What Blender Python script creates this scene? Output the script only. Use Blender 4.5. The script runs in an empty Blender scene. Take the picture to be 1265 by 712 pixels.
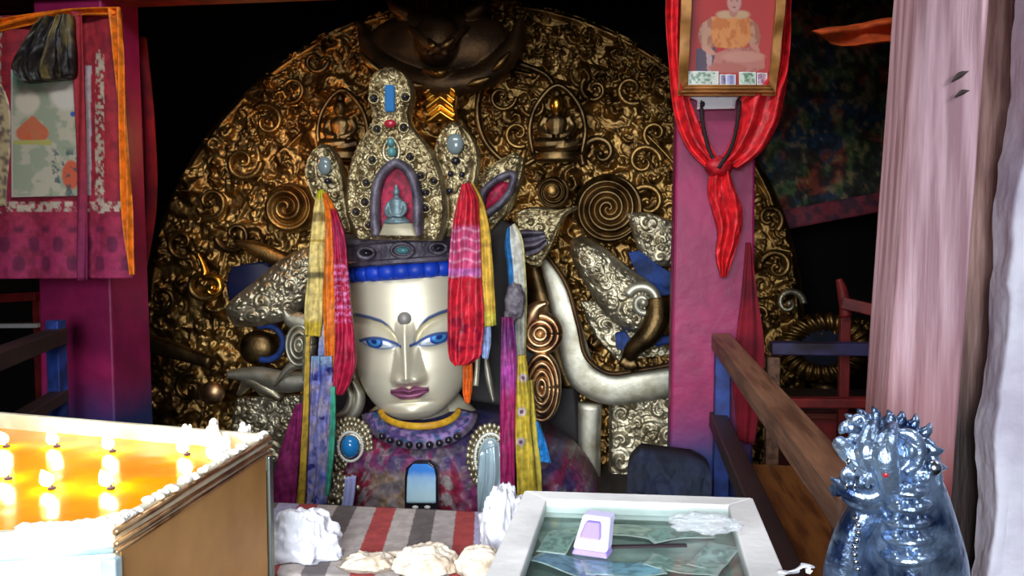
import bpy, math, random
import numpy as np
from mathutils import Vector, Matrix

S = bpy.context.scene
COL = S.collection
rng = np.random.default_rng(7)
random.seed(7)

# ------------------------------------------------------------------ camera
FPX = 1095.0
CAM = np.array([0.0, 0.0, 1.6])
_a, _b = 152.5 / FPX, 72.0 / FPX
_n = math.sqrt(1 + _a * _a + _b * _b)
PSI = math.asin(_a / _n)
THE = math.asin(_b / _n / math.cos(PSI))
Fv = np.array([-math.sin(PSI) * math.cos(THE), math.cos(PSI) * math.cos(THE), -math.sin(THE)])
Rv = np.array([math.cos(PSI), math.sin(PSI), 0.0])
Uv = np.cross(Rv, Fv)
cd = bpy.data.cameras.new('camera')
cam = bpy.data.objects.new('camera', cd)
COL.objects.link(cam)
cd.sensor_width = 36.0
cd.lens = FPX * 36.0 / 1265.0
cd.clip_start = 0.02
m3 = Matrix((Rv, Uv, -Fv)).transposed()
cam.matrix_world = Matrix.Translation(CAM) @ m3.to_4x4()
S.camera = cam


def P(px, py, Y):
    """A point of the place: seen at photo pixel (px, py), standing at depth Y metres."""
    px = np.asarray(px, float); py = np.asarray(py, float)
    ray = ((px - 632.5) / FPX)[..., None] * Rv + ((356 - py) / FPX)[..., None] * Uv + Fv
    t = np.asarray(Y, float) / ray[..., 1]
    return CAM + ray * t[..., None]


def PZ(px, py, z):
    ray = (px - 632.5) / FPX * Rv + (356 - py) / FPX * Uv + Fv
    return CAM + ray * ((z - CAM[2]) / ray[2])


# ------------------------------------------------------------------ colour
def lin(c):
    c = np.asarray(c, float) / 255.0
    return np.where(c <= 0.04045, c / 12.92, ((c + 0.055) / 1.055) ** 2.4)


def mat(name, c, rough=0.6, metal=0.0, c2=None, ns=8.0, lo=0.4, hi=0.6, bump=0.0, bs=40.0, vcol=False, stretch=(1, 1, 1),
        alpha=1.0, trans=0.0, emit=None, es=0.0, coat=0.0, spec=0.5, sss=0.0, detail=5.0, ior=1.45):
    m = bpy.data.materials.new(name)
    m.use_nodes = True
    nt = m.node_tree
    b = nt.nodes['Principled BSDF']
    b.inputs['Roughness'].default_value = rough
    b.inputs['Metallic'].default_value = metal
    b.inputs['Alpha'].default_value = alpha
    b.inputs['IOR'].default_value = ior
    b.inputs['Transmission Weight'].default_value = trans
    b.inputs['Coat Weight'].default_value = coat
    b.inputs['Specular IOR Level'].default_value = spec
    if sss:
        b.inputs['Subsurface Weight'].default_value = sss
        b.inputs['Subsurface Radius'].default_value = (0.03, 0.03, 0.03)
    if emit is not None:
        b.inputs['Emission Color'].default_value = (*lin(emit), 1)
        b.inputs['Emission Strength'].default_value = es
    tc = nt.nodes.new('ShaderNodeTexCoord')
    mp = nt.nodes.new('ShaderNodeMapping')
    mp.inputs['Scale'].default_value = stretch
    nt.links.new(tc.outputs['Object'], mp.inputs['Vector'])
    base = None
    if vcol:
        at = nt.nodes.new('ShaderNodeAttribute'); at.attribute_name = 'Col'
        base = at.outputs['Color']
    if c2 is not None:
        no = nt.nodes.new('ShaderNodeTexNoise')
        no.inputs['Scale'].default_value = ns
        no.inputs['Detail'].default_value = detail
        nt.links.new(mp.outputs['Vector'], no.inputs['Vector'])
        mr = nt.nodes.new('ShaderNodeMapRange')
        mr.inputs['From Min'].default_value = lo; mr.inputs['From Max'].default_value = hi
        nt.links.new(no.outputs['Fac'], mr.inputs['Value'])
        mx = nt.nodes.new('ShaderNodeMix'); mx.data_type = 'RGBA'
        nt.links.new(mr.outputs['Result'], mx.inputs['Factor'])
        if base is not None:
            nt.links.new(base, mx.inputs['A'])
            mx.blend_type = 'MULTIPLY'
        else:
            mx.inputs['A'].default_value = (*lin(c), 1)
        mx.inputs['B'].default_value = (*lin(c2), 1)
        base = mx.outputs['Result']
    if base is not None:
        nt.links.new(base, b.inputs['Base Color'])
    else:
        b.inputs['Base Color'].default_value = (*lin(c), 1)
    if bump:
        n2 = nt.nodes.new('ShaderNodeTexNoise')
        n2.inputs['Scale'].default_value = bs; n2.inputs['Detail'].default_value = 4
        nt.links.new(mp.outputs['Vector'], n2.inputs['Vector'])
        bp = nt.nodes.new('ShaderNodeBump'); bp.inputs['Strength'].default_value = bump
        bp.inputs['Distance'].default_value = 0.01
        nt.links.new(n2.outputs['Fac'], bp.inputs['Height'])
        nt.links.new(bp.outputs['Normal'], b.inputs['Normal'])
    return m


# ------------------------------------------------------------------ numeric helpers
def hash3(i, j, k):
    n = (i * 374761393 + j * 668265263 + k * 2147483647) & 0xFFFFFFFF
    n = ((n ^ (n >> 13)) * 1274126177) & 0xFFFFFFFF
    return ((n ^ (n >> 16)) & 0xFFFF) / 65535.0


def vn(x, y, z=0.0):
    """Value noise 0..1."""
    x, y, z = np.broadcast_arrays(np.asarray(x, float), np.asarray(y, float), np.asarray(z, float))
    xi, yi, zi = np.floor(x).astype(np.int64), np.floor(y).astype(np.int64), np.floor(z).astype(np.int64)
    fx, fy, fz = x - xi, y - yi, z - zi
    fx, fy, fz = [t * t * (3 - 2 * t) for t in (fx, fy, fz)]
    out = 0
    for a in (0, 1):
        for b in (0, 1):
            for c in (0, 1):
                w = (fx if a else 1 - fx) * (fy if b else 1 - fy) * (fz if c else 1 - fz)
                out = out + w * hash3(xi + a, yi + b, zi + c)
    return out


def fbm(x, y, z=0.0, o=4):
    s, a, t = 0, 0.5, 0
    for i in range(o):
        s = s + a * vn(x * 2 ** i + 17 * i, y * 2 ** i + 5 * i, np.asarray(z) * 2 ** i); t += a; a *= 0.5
    return s / t


def sm(a, b, x):
    t = np.clip((x - a) / (b - a), 0, 1)
    return t * t * (3 - 2 * t)


def crom(pts, n):
    """Smooth resample of control rows (k x d) to n rows, evenly over the index range by chord length."""
    p = np.asarray(pts, float)
    k = len(p)
    if k == 2:
        t = np.linspace(0, 1, n)[:, None]
        return p[0] * (1 - t) + p[1] * t
    seg = np.linalg.norm(np.diff(p, axis=0), axis=1) + 1e-9
    s = np.concatenate([[0], np.cumsum(seg)])
    q = np.linspace(0, s[-1], n)
    i = np.clip(np.searchsorted(s, q, side='right') - 1, 0, k - 2)
    h = s[i + 1] - s[i]
    t = ((q - s[i]) / h)[:, None]
    m = np.zeros_like(p)
    d = np.diff(p, axis=0) / seg[:, None]
    m[1:-1] = (d[1:] * seg[:-1, None] + d[:-1] * seg[1:, None]) / (seg[1:] + seg[:-1])[:, None]
    m[0], m[-1] = d[0], d[-1]
    hh = h[:, None]
    return ((2 * t**3 - 3 * t**2 + 1) * p[i] + (t**3 - 2 * t**2 + t) * hh * m[i]
            + (-2 * t**3 + 3 * t**2) * p[i + 1] + (t**3 - t**2) * hh * m[i + 1])


def curls(A, B, n, r0, r1, box, seed, turns=1.5, lump=0.3):
    """Height (in pixels) of a field of overlapping scroll curls over points A, B."""
    g = np.random.default_rng(seed)
    shp = A.shape
    A = A.ravel(); B = B.ravel()
    H = np.zeros_like(A)
    o = np.argsort(A); As, Bs = A[o], B[o]; Hs = H[o]
    for _ in range(n):
        cx, cy = g.uniform(box[0], box[2]), g.uniform(box[1], box[3])
        r = r0 + (r1 - r0) * g.random() ** 2
        ph, dr = g.uniform(0, 6.28), (1 if g.random() < .5 else -1)
        asp = g.uniform(.7, 1.3)
        i0, i1 = np.searchsorted(As, [cx - r * 1.3, cx + r * 1.3])
        if i1 <= i0: continue
        dx, dy = (As[i0:i1] - cx) * asp, Bs[i0:i1] - cy
        d = np.sqrt(dx * dx + dy * dy) / r
        k = d < 1
        if not k.any(): continue
        th = np.arctan2(dy, dx)
        s = .5 + .5 * np.sin(6.283 * turns * d ** .8 + dr * th + ph)
        e = np.sqrt(np.clip(1 - d, 0, 1))
        h = r * (.34 * s * e + lump * e * e) + .1 * r * g.random()
        sl = Hs[i0:i1]
        sl[k] = np.maximum(sl[k] * .55, h[k])
    H[o] = Hs
    return H.reshape(shp)


# ------------------------------------------------------------------ mesh builder
class MB:
    def __init__(s):
        s.v = []; s.f = []; s.c = []; s.n = 0; s.sharp = []

    def add(s, v, f, c=None, smooth=True):
        v = np.asarray(v, float).reshape(-1, 3)
        if c is None: c = np.ones((len(v), 3)) * .5
        c = np.asarray(c, float)
        if c.ndim == 1: c = np.tile(c, (len(v), 1))
        s.v.append(v); s.c.append(c)
        for q in f:
            s.f.append(tuple(int(i) + s.n for i in q)); s.sharp.append(smooth)
        s.n += len(v)
        return s

    def box(s, c, size, rz=0.0, col=None, tilt=None):
        x, y, z = [d / 2 for d in size]
        v = np.array([(a * x, b * y, e * z) for e in (-1, 1) for a, b in ((-1, -1), (1, -1), (1, 1), (-1, 1))])
        R = np.array(Matrix.Rotation(rz, 3, 'Z'))
        if tilt is not None: R = R @ np.array(tilt)
        v = v @ R.T + np.asarray(c)
        return s.add(v, [(3, 2, 1, 0), (4, 5, 6, 7), (0, 1, 5, 4), (1, 2, 6, 5), (2, 3, 7, 6), (3, 0, 4, 7)], col, False)

    def prism(s, quad, z0, z1, col=None):
        """Vertical prism over a plan polygon given as (x, y) points, counter-clockwise."""
        q = np.asarray(quad, float); n = len(q)
        v = np.concatenate([np.c_[q, np.full(n, z0)], np.c_[q, np.full(n, z1)]])
        f = [tuple(range(n))[::-1], tuple(range(n, 2 * n))] + [(i, (i + 1) % n, n + (i + 1) % n, n + i) for i in range(n)]
        return s.add(v, f, col, False)

    def beam(s, p0, p1, w, h, col=None, up=(0, 0, 1)):
        p0, p1 = np.asarray(p0, float), np.asarray(p1, float)
        t = (p1 - p0) / np.linalg.norm(p1 - p0)
        l = np.cross(t, up); l /= np.linalg.norm(l)
        u = np.cross(l, t)
        v = [p + a * l * w / 2 + b * u * h / 2 for p in (p0, p1) for a, b in ((-1, -1), (1, -1), (1, 1), (-1, 1))]
        return s.add(v, [(3, 2, 1, 0), (4, 5, 6, 7), (0, 1, 5, 4), (1, 2, 6, 5), (2, 3, 7, 6), (3, 0, 4, 7)][::1], col, False)

    def sweep(s, path, a, b=None, seg=10, nrm=(0, -1, 0), col=None, n=None, ridge=0.0, rk=3, pw=1.0):
        path = np.asarray(path, float)
        if n:
            k = len(path)
            ext = np.c_[path, np.broadcast_to(np.asarray(a, float), (k,)), np.broadcast_to(np.asarray(a if b is None else b, float), (k,))]
            ext = crom(ext, n); path, a, b = ext[:, :3], ext[:, 3], ext[:, 4]
        k = len(path)
        a = np.broadcast_to(np.asarray(a, float), (k,)); b = a if b is None else np.broadcast_to(np.asarray(b, float), (k,))
        T = np.gradient(path, axis=0); T /= np.linalg.norm(T, axis=1)[:, None] + 1e-12
        N = np.tile(np.asarray(nrm, float), (k, 1))
        L = np.cross(T, N); ll = np.linalg.norm(L, axis=1)[:, None]
        L = np.where(ll > 1e-3, L / np.maximum(ll, 1e-9), np.array([1, 0, 0]))
        N = np.cross(L, T)
        ph = np.linspace(0, 2 * np.pi, seg, endpoint=False)
        cs, sn = np.cos(ph), np.sin(ph)
        rr = 1 + ridge * np.cos(rk * 2 * ph)
        cs = np.sign(cs) * np.abs(cs) ** pw; sn = np.sign(sn) * np.abs(sn) ** pw
        V = (path[:, None] + (a[:, None] * (cs * rr)[None])[..., None] * L[:, None] + (b[:, None] * (sn * rr)[None])[..., None] * N[:, None])
        f = []
        for i in range(k - 1):
            for j in range(seg):
                j2 = (j + 1) % seg
                f.append((i * seg + j, i * seg + j2, (i + 1) * seg + j2, (i + 1) * seg + j))
        f.append(tuple(range(seg))[::-1]); f.append(tuple(range((k - 1) * seg, k * seg)))
        return s.add(V, f, col)

    def ball(s, c, r, seg=16, rings=10, col=None, rot=None, disp=None):
        r = np.broadcast_to(np.asarray(r, float), (3,))
        th = np.linspace(0, np.pi, rings + 1)[1:-1]
        ph = np.linspace(0, 2 * np.pi, seg, endpoint=False)
        v = [(0, 0, 1)] + [(math.sin(t) * math.cos(p), math.sin(t) * math.sin(p), math.cos(t)) for t in th for p in ph] + [(0, 0, -1)]
        v = np.array(v)
        if disp is not None: v = v * disp(v)[:, None]
        v = v * r
        if rot is not None: v = v @ np.array(rot).T
        f = [(0, 1 + j, 1 + (j + 1) % seg) for j in range(seg)]
        for i in range(rings - 2):
            o = 1 + i * seg
            f += [(o + j, o + seg + j, o + seg + (j + 1) % seg, o + (j + 1) % seg) for j in range(seg)]
        o = 1 + (rings - 2) * seg
        f += [(o + j, len(v) - 1, o + (j + 1) % seg) for j in range(seg)]
        return s.add(v + np.asarray(c), f, col)

    def lathe(s, prof, c, seg=24, col=None, sx=1.0, sy=1.0):
        """prof: (radius, z) pairs upward; closed at both ends."""
        pr = np.asarray(prof, float)
        ph = np.linspace(0, 2 * np.pi, seg, endpoint=False)
        V = np.array([(r * math.cos(p) * sx, r * math.sin(p) * sy, z) for r, z in pr for p in ph]) + np.asarray(c)
        k = len(pr); f = []
        for i in range(k - 1):
            f += [(i * seg + j, i * seg + (j + 1) % seg, (i + 1) * seg + (j + 1) % seg, (i + 1) * seg + j) for j in range(seg)]
        f.append(tuple(range(seg))[::-1]); f.append(tuple(range((k - 1) * seg, k * seg)))
        return s.add(V, f, col)

    def ruled(s, rows, nu, nv, h=None, thick=0.01, col=None, lincurve=False, edge=0.0):
        """A solid sheet. rows: (lx, ly, rx, ry, Y) in photo pixels and metres; h(u, v, px, py) lifts the front towards -Y;
        the back is flat at Y + thick."""
        R = np.asarray(rows, float)
        if lincurve:
            q = np.linspace(0, len(R) - 1, nv); R = np.stack([np.interp(q, np.arange(len(R)), R[:, i]) for i in range(5)], 1)
        else:
            w = np.array([1, 1, 1, 1, 100.0]); R = crom(R * w, nv) / w
        u = np.linspace(0, 1, nu)[None, :]; v = np.linspace(0, 1, nv)[:, None]
        px = R[:, 0:1] * (1 - u) + R[:, 2:3] * u
        py = R[:, 1:2] * (1 - u) + R[:, 3:4] * u
        U, Vv = np.broadcast_arrays(u, v)
        Y = np.repeat(R[:, 4:5], nu, 1)
        base = P(px, py, Y)
        H = h(U, Vv, px, py) if h is not None else np.zeros_like(px)
        front = base + H[..., None] * np.array([0, -1.0, 0])
        back = base + thick * np.array([0, 1.0, 0]) * (1 if np.isscalar(thick) else 1)
        N = nu * nv
        idx = np.arange(N).reshape(nv, nu)
        q = np.stack([idx[:-1, :-1], idx[1:, :-1], idx[1:, 1:], idx[:-1, 1:]], -1).reshape(-1, 4)
        q2 = q[:, ::-1] + N
        bd = np.concatenate([idx[0, :-1], idx[:-1, -1], idx[-1, :0:-1], idx[:0:-1, 0]])
        nb = np.roll(bd, -1)
        sd = np.stack([bd, nb, nb + N, bd + N], -1)
        C = None
        if col is not None:
            C = col(U, Vv, px, py) if callable(col) else np.tile(np.asarray(col, float), (nv, nu, 1))
            C = C.reshape(-1, 3); C = np.concatenate([C, C])
        return s.add(np.concatenate([front.reshape(-1, 3), back.reshape(-1, 3)]), np.concatenate([q, q2, sd]), C)

    def build(s, name, m, parent=None, smooth=None, bevel=0.0, label=None, cat=None, group=None, kind=None, mods=()):
        V = np.concatenate(s.v); C = np.concatenate(s.c)
        me = bpy.data.meshes.new(name)
        if parent is not None:
            r = parent
            org = np.zeros(3)
            while r is not None:
                org = org + np.array(r.location); r = r.parent
            loc = np.zeros(3)
        else:
            lo, hi = V.min(0), V.max(0)
            org = np.array([(lo[0] + hi[0]) / 2, (lo[1] + hi[1]) / 2, lo[2]]); loc = org
        me.from_pydata((V - org).tolist(), [], s.f)
        sh = s.sharp if smooth is None else [smooth] * len(s.f)
        me.polygons.foreach_set('use_smooth', sh)
        at = me.color_attributes.new('Col', 'FLOAT_COLOR', 'POINT')
        at.data.foreach_set('color', np.c_[C, np.ones(len(C))].astype(np.float32).ravel())
        me.materials.append(m)
        me.update()
        o = bpy.data.objects.new(name, me)
        COL.objects.link(o)
        o.location = loc
        if parent is not None: o.parent = parent
        if bevel:
            bm = o.modifiers.new('bevel', 'BEVEL'); bm.width = bevel; bm.segments = 2; bm.limit_method = 'ANGLE'
        for kd, kw in mods:
            md = o.modifiers.new(kd.lower(), kd)
            for k2, v2 in kw.items(): setattr(md, k2, v2)
        tag(o, label, cat, group, kind)
        return o


def tag(o, label=None, cat=None, group=None, kind=None):
    if label: o['label'] = label
    if cat: o['category'] = cat
    if group: o['group'] = group
    if kind: o['kind'] = kind
    return o


def thing(name, label, cat, loc, group=None):
    o = bpy.data.objects.new(name, None)
    o.empty_display_size = .1
    COL.objects.link(o)
    o.location = [float(x) for x in loc]
    return tag(o, label, cat, group)


def spiral(cx, cy, r, turns, Y, start=0.0, d=1, n=60, r_in=0.12):
    t = np.linspace(0, 1, n)
    rr = r * (1 - (1 - r_in) * t)
    th = start + d * t * turns * 2 * np.pi
    return P(cx + rr * np.cos(th), cy + rr * np.sin(th), np.full(n, Y) if np.isscalar(Y) else np.interp(t, [0, 1], Y))


def path(pts, Y=None):
    p = np.asarray(pts, float)
    return P(p[:, 0], p[:, 1], p[:, 2] if p.shape[1] > 2 else np.full(len(p), Y))


def mix(a, b, t):
    t = np.asarray(t)[..., None]
    return a * (1 - t) + b * t


def gp(g, *a): return np.exp(-g)
# ------------------------------------------------------------------ materials
M = {}
M['gold'] = mat('aged_gilt', (188, 150, 88), .42, 1.0, (98, 72, 42), 7, .3, .68, bump=.25, bs=60)
M['gold_b'] = mat('bright_gilt', (236, 176, 74), .28, 1.0)
M['bronze'] = mat('dark_bronze', (134, 108, 70), .42, 1.0, (58, 44, 30), 7, .35, .7, bump=.2, bs=50)
M['dim_bronze'] = mat('deep_bronze', (104, 76, 46), .5, .7, (52, 38, 26), 6, .35, .7, bump=.2, bs=50)  # the darkest bronze tone
M['silver'] = mat('worn_silver', (206, 202, 184), .5, .85, (150, 142, 116), 8, .4, .75, bump=.15, bs=30)
M['silver_r'] = mat('embossed_silver', (206, 196, 168), .42, .9, (136, 122, 92), 10, .4, .75, bump=.3, bs=70)
M['crown'] = mat('crown_filigree', (204, 190, 150), .38, .9, (122, 104, 70), 14, .35, .7, bump=.4, bs=110)
M['copper'] = mat('pale_copper', (224, 186, 140), .4, 1.0, (140, 100, 70), 8)
M['dark_band'] = mat('dark_painted_metal', (112, 104, 116), .5, .3, (70, 64, 76), 12, bump=.4, bs=60)
M['hair'] = mat('blue_hair_paint', (22, 66, 196), .45)
M['skin'] = mat('pale_gilt_skin', (232, 226, 206), .45, .45, vcol=True)
M['vcloth'] = mat('dyed_cloth', (255, 255, 255), .75, c2=(228, 228, 228), ns=30, vcol=True, bump=.2, bs=120)
M['vsilk'] = mat('dyed_silk', (255, 255, 255), .5, c2=(200, 200, 200), ns=25, vcol=True, bump=.15, bs=90)
M['vpaint'] = mat('painted_print', (255, 255, 255), .4, vcol=True)
M['pearl'] = mat('pearl', (226, 224, 214), .25)
M['turq'] = mat('turquoise_stone', (34, 128, 196), .2, coat=.5)
M['bluegem'] = mat('blue_stone', (52, 118, 178), .2, coat=.4)
M['teal'] = mat('teal_stone', (86, 142, 146), .2, coat=.4)
M['redgem'] = mat('red_stone', (176, 44, 58), .25, coat=.4)
M['greygem'] = mat('grey_stone', (120, 134, 136), .2, coat=.5)
M['darkgem'] = mat('dark_stone', (34, 30, 40), .25, coat=.4)
M['red_in'] = mat('crimson_lining', (176, 26, 68), .6, c2=(120, 16, 44), ns=30)
M['white_plastic'] = mat('thin_white_plastic', (232, 232, 240), .35, trans=.15, sss=.2)
M['cream_plastic'] = mat('cream_plastic', (226, 214, 198), .4, c2=(190, 172, 150), ns=14, sss=.2)
M['column'] = mat('red_column_paint', (150, 26, 66), .5, c2=(120, 20, 60), ns=5, bump=.15, bs=18)
M['redwood'] = mat('red_painted_wood', (140, 36, 34), .5, c2=(96, 22, 22), ns=6, bump=.2, bs=20)
M['darkwood'] = mat('dark_wood', (54, 38, 34), .5, c2=(34, 24, 24), ns=4, stretch=(1, .2, 1), bump=.2, bs=30)
M['railwood'] = mat('worn_brown_wood', (132, 92, 68), .5, c2=(92, 60, 42), ns=9, stretch=(3, .3, 3), bump=.3, bs=30)
M['benchwood'] = mat('bench_wood', (150, 92, 44), .5, c2=(104, 58, 26), ns=8, stretch=(3, .4, 1), bump=.2, bs=30)
M['pinkwood'] = None
M['bluepaint'] = mat('blue_painted_wood', (44, 70, 150), .5, c2=(30, 44, 96), ns=10)
M['soot'] = mat('soot_black_wall', (16, 13, 14), .9, c2=(8, 7, 8), ns=3)
M['floor'] = mat('dark_floor_board', (44, 36, 34), .7, c2=(28, 22, 22), ns=5, stretch=(6, .5, 1))
M['plaster'] = mat('white_washed_plaster', (232, 228, 240), .8, c2=(186, 176, 196), ns=5, lo=.45, hi=.75, bump=.9, bs=14)
M['brass'] = mat('brown_brass_sheet', (216, 162, 92), .45, .2, c2=(176, 126, 66), ns=4, lo=.3, hi=.7)
M['tin'] = mat('pale_tin', (214, 232, 236), .4, .35, c2=(170, 204, 214), ns=6)
M['greymetal'] = mat('grey_metal', (138, 146, 140), .35, .9)
M['rim'] = mat('buttery_rim', (236, 230, 206), .5, c2=(206, 196, 168), ns=9)
M['wax'] = mat('white_wax', (246, 242, 232), .45, sss=.3)
M['oil'] = mat('melted_butter', (255, 176, 4), .2, c2=(250, 146, 2), ns=4, spec=.35)
M['wick'] = mat('charred_wick', (40, 34, 60), .9)
M['flame'] = mat('flame', (255, 200, 90), .5, emit=(255, 214, 130), es=28)
M['boxwhite'] = mat('worn_white_paint', (228, 226, 224), .5, c2=(206, 204, 202), ns=7, bump=.15, bs=30)
M['glass'] = mat('pane_glass', (232, 246, 244), .03)
_nt = M['glass'].node_tree
_tr = _nt.nodes.new('ShaderNodeBsdfTransparent'); _tr.inputs[0].default_value = (.9, .96, .95, 1)
_gl = _nt.nodes.new('ShaderNodeBsdfGlossy'); _gl.inputs['Roughness'].default_value = .04
_lw = _nt.nodes.new('ShaderNodeValue'); _lw.outputs[0].default_value = .13
_mx = _nt.nodes.new('ShaderNodeMixShader')
_nt.links.new(_lw.outputs[0], _mx.inputs[0]); _nt.links.new(_tr.outputs[0], _mx.inputs[1]); _nt.links.new(_gl.outputs[0], _mx.inputs[2])
_nt.links.new(_mx.outputs[0], _nt.nodes['Material Output'].inputs['Surface'])
M['boxin'] = mat('grey_lining', (176, 188, 180), .7, c2=(116, 130, 124), ns=6)
M['lion'] = mat('blue_grey_metal', (160, 184, 214), .28, .85, c2=(44, 62, 100), ns=14, lo=.46, hi=.66, bump=.35, bs=75)
M['lion_hi'] = mat('polished_metal', (206, 212, 222), .22, 1.0)
M['goldframe'] = mat('gilt_picture_frame', (190, 134, 72), .45, .25, c2=(150, 100, 48), ns=12)
M['white'] = mat('white_card', (214, 214, 218), .6)
M['black'] = mat('black_cord', (34, 22, 26), .7)
M['lilac'] = mat('lilac_plastic', (150, 130, 206), .4)
M['palelilac'] = mat('pale_lilac_plastic', (206, 200, 232), .4)
M['navy'] = mat('navy_cloth', (38, 46, 70), .85, c2=(26, 31, 46), ns=6)
M['crystal'] = mat('clear_crumpled_plastic', (226, 230, 234), .1, alpha=.28, spec=1.0)
M['sky_glass'] = mat('blue_mirror_glass', (70, 130, 220), .12, .6, coat=.4)
M['ice_glass'] = mat('pale_mirror_glass', (214, 240, 250), .15, .6, coat=.4)
M['red_lac'] = mat('dark_red_cloth', (140, 18, 38), .95, c2=(92, 10, 28), ns=5)


def pillar_mat(name, top, mid, low, z0, z1, ns=3.0, stretch=(1, 1, 1), rough=.5, streak=None):
    """Colour that changes at an irregular edge between local heights z0 and z1."""
    m = mat(name, top, rough, c2=mid, ns=7, stretch=stretch, bump=.35, bs=16)
    nt = m.node_tree; b = nt.nodes['Principled BSDF']
    src = b.inputs['Base Color'].links[0].from_socket
    tc = nt.nodes.new('ShaderNodeTexCoord'); sp = nt.nodes.new('ShaderNodeSeparateXYZ')
    nt.links.new(tc.outputs['Object'], sp.inputs[0])
    no = nt.nodes.new('ShaderNodeTexNoise'); no.inputs['Scale'].default_value = ns
    nt.links.new(tc.outputs['Object'], no.inputs['Vector'])
    ad = nt.nodes.new('ShaderNodeMath'); ad.operation = 'MULTIPLY_ADD'
    ad.inputs[1].default_value = .25
    nt.links.new(no.outputs['Fac'], ad.inputs[0]); nt.links.new(sp.outputs['Z'], ad.inputs[2])
    mr = nt.nodes.new('ShaderNodeMapRange'); mr.inputs['From Min'].default_value = z0 + .12; mr.inputs['From Max'].default_value = z1 + .12
    nt.links.new(ad.outputs[0], mr.inputs['Value'])
    mx = nt.nodes.new('ShaderNodeMix'); mx.data_type = 'RGBA'
    mx.inputs['A'].default_value = (*lin(low), 1)
    nt.links.new(src, mx.inputs['B']); nt.links.new(mr.outputs['Result'], mx.inputs['Factor'])
    nt.links.new(mx.outputs['Result'], b.inputs['Base Color'])
    return m


M['column_bluecast'] = pillar_mat('red_column_blue_cast', (154, 26, 84), (134, 20, 74), (36, 52, 108), .52, .80)  # bluish light at the column foot, blended into the base colour
M['pinkwood'] = pillar_mat('bare_pink_wood', (204, 166, 174), (158, 118, 126), (128, 56, 50), 1.08, 1.42, stretch=(6, 6, .35))

# ------------------------------------------------------------------ room
def struct(mb, name, m, **k): return mb.build(name, m, kind='structure', **k)


struct(MB().box((-.6, 3.2, -.05), (8.6, 9.6, .1)), 'floor', M['floor'])
struct(MB().box((-.6, 3.2, 4.05), (8.6, 9.6, .1)), 'ceiling', M['soot'])
struct(MB().box((-.6, 7.6, 2.0), (7.6, .1, 4.0)), 'wall_back', M['soot'])
struct(MB().box((-4.45, 3.2, 2.0), (.1, 8.7, 4.0)), 'wall_left', M['soot'])
struct(MB().box((3.2, 4.9, 2.0), (.1, 5.3, 4.0)), 'wall_right', M['soot'])

# near plaster wall at the right edge: rough lime wash, rounded edge
w = MB()
zz = np.linspace(0, 2.5, 90)
nu_ = 60
V = []; 
xe = .768 + np.where(zz > 1.6, .065, .03) * (zz - 1.6) + .005 * (fbm(zz * 5, 0 * zz + 3.3) - .5) * 2
for i, z in enumerate(zz):
    t = np.linspace(0, 1, nu_)
    # plan section: starts at the far inner edge, rounds the corner, runs to the right
    x = np.where(t < .3, xe[i] + .0 * t, xe[i] + (t - .3) / .7 * 1.5)
    y = np.where(t < .3, 2.05 - (t / .3) * .12, 1.93)
    rd = .05 * np.exp(-((t - .3) / .035) ** 2)
    x = x + rd * .5; y = y + rd * .5
    bump = (fbm(x * 6 + y * 3, z * 6 + 0 * x, 1.7) - .5) * .05 + (fbm(x * 22 + y * 20, z * 22 + 0 * x, 4.2) - .5) * .016
    V.append(np.c_[x + np.where(t < .3, -bump, 0), y - np.where(t >= .3, bump, 0), np.full(nu_, z)])
V = np.array(V)
Bk = V.copy(); Bk[:, :, 0] = np.maximum(Bk[:, :, 0], 1.0); Bk[:, :, 1] = 2.05
N = 90 * nu_
idx = np.arange(N).reshape(90, nu_)
q = np.stack([idx[:-1, :-1], idx[:-1, 1:], idx[1:, 1:], idx[1:, :-1]], -1).reshape(-1, 4)
w.add(np.concatenate([V.reshape(-1, 3)]), q)
w.prism([(xe.max() + .05, 1.99), (2.26, 1.99), (2.26, 2.05), (xe.max() + .05, 2.05)], 0, 2.5)
struct(w, 'wall_front', M['plaster'])
# brown door post in the gap beside the plaster, shade painted into its lower half
struct(MB().box((.84, 2.19, 1.25), (.24, .1, 2.5)), 'trim_1', pillar_mat('door_post_low_shade', (190, 150, 140), (140, 100, 92), (44, 30, 28), 1.15, 1.6, stretch=(5, 5, .6)), bevel=.006)

# ------------------------------------------------------------------ red columns
def column(pxl, pxr, Y, label, top_w=.97):
    x0 = P(pxl, 284, Y)[0]; x1 = P(pxr, 284, Y)[0]
    c = (x0 + x1) / 2; w = (x1 - x0)
    t = thing('temple_column', label, 'column', (c, Y + w / 2, 0), 'red temple columns')
    mb = MB()
    for z0, z1, a, b in ((0, 3.0, 1.1, .96),):
        q0 = [(c - w / 2 * a, Y - (a - 1) * w / 2), (c + w / 2 * a, Y - (a - 1) * w / 2), (c + w / 2 * a, Y + w * .9), (c - w / 2 * a, Y + w * .9)]
        q1 = [(c - w / 2 * b, Y - (b - 1) * w / 2), (c + w / 2 * b, Y - (b - 1) * w / 2), (c + w / 2 * b, Y + w * .9), (c - w / 2 * b, Y + w * .9)]
        v = [(x, y, z0) for x, y in q0] + [(x, y, z1) for x, y in q1]
        mb.add(v, [(3, 2, 1, 0), (4, 5, 6, 7), (0, 1, 5, 4), (1, 2, 6, 5), (2, 3, 7, 6), (3, 0, 4, 7)], None, False)
    mb.build('shaft', M['column_bluecast'], t, bevel=.012)
    cp = MB()
    cp.box((c, Y + w * .45, 3.08), (w * 1.5, w * 1.3, .16)); cp.box((c, Y + w * .45, 3.24), (w * 2.6, w * 1.3, .16))
    cp.build('capital', M['redwood'], t, bevel=.02)
    MB().box((c, Y + w * .43, .06), (w * 1.3, w * 1.25, .12)).build('plinth', M['darkwood'], t, bevel=.015)
    return c, w


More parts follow.
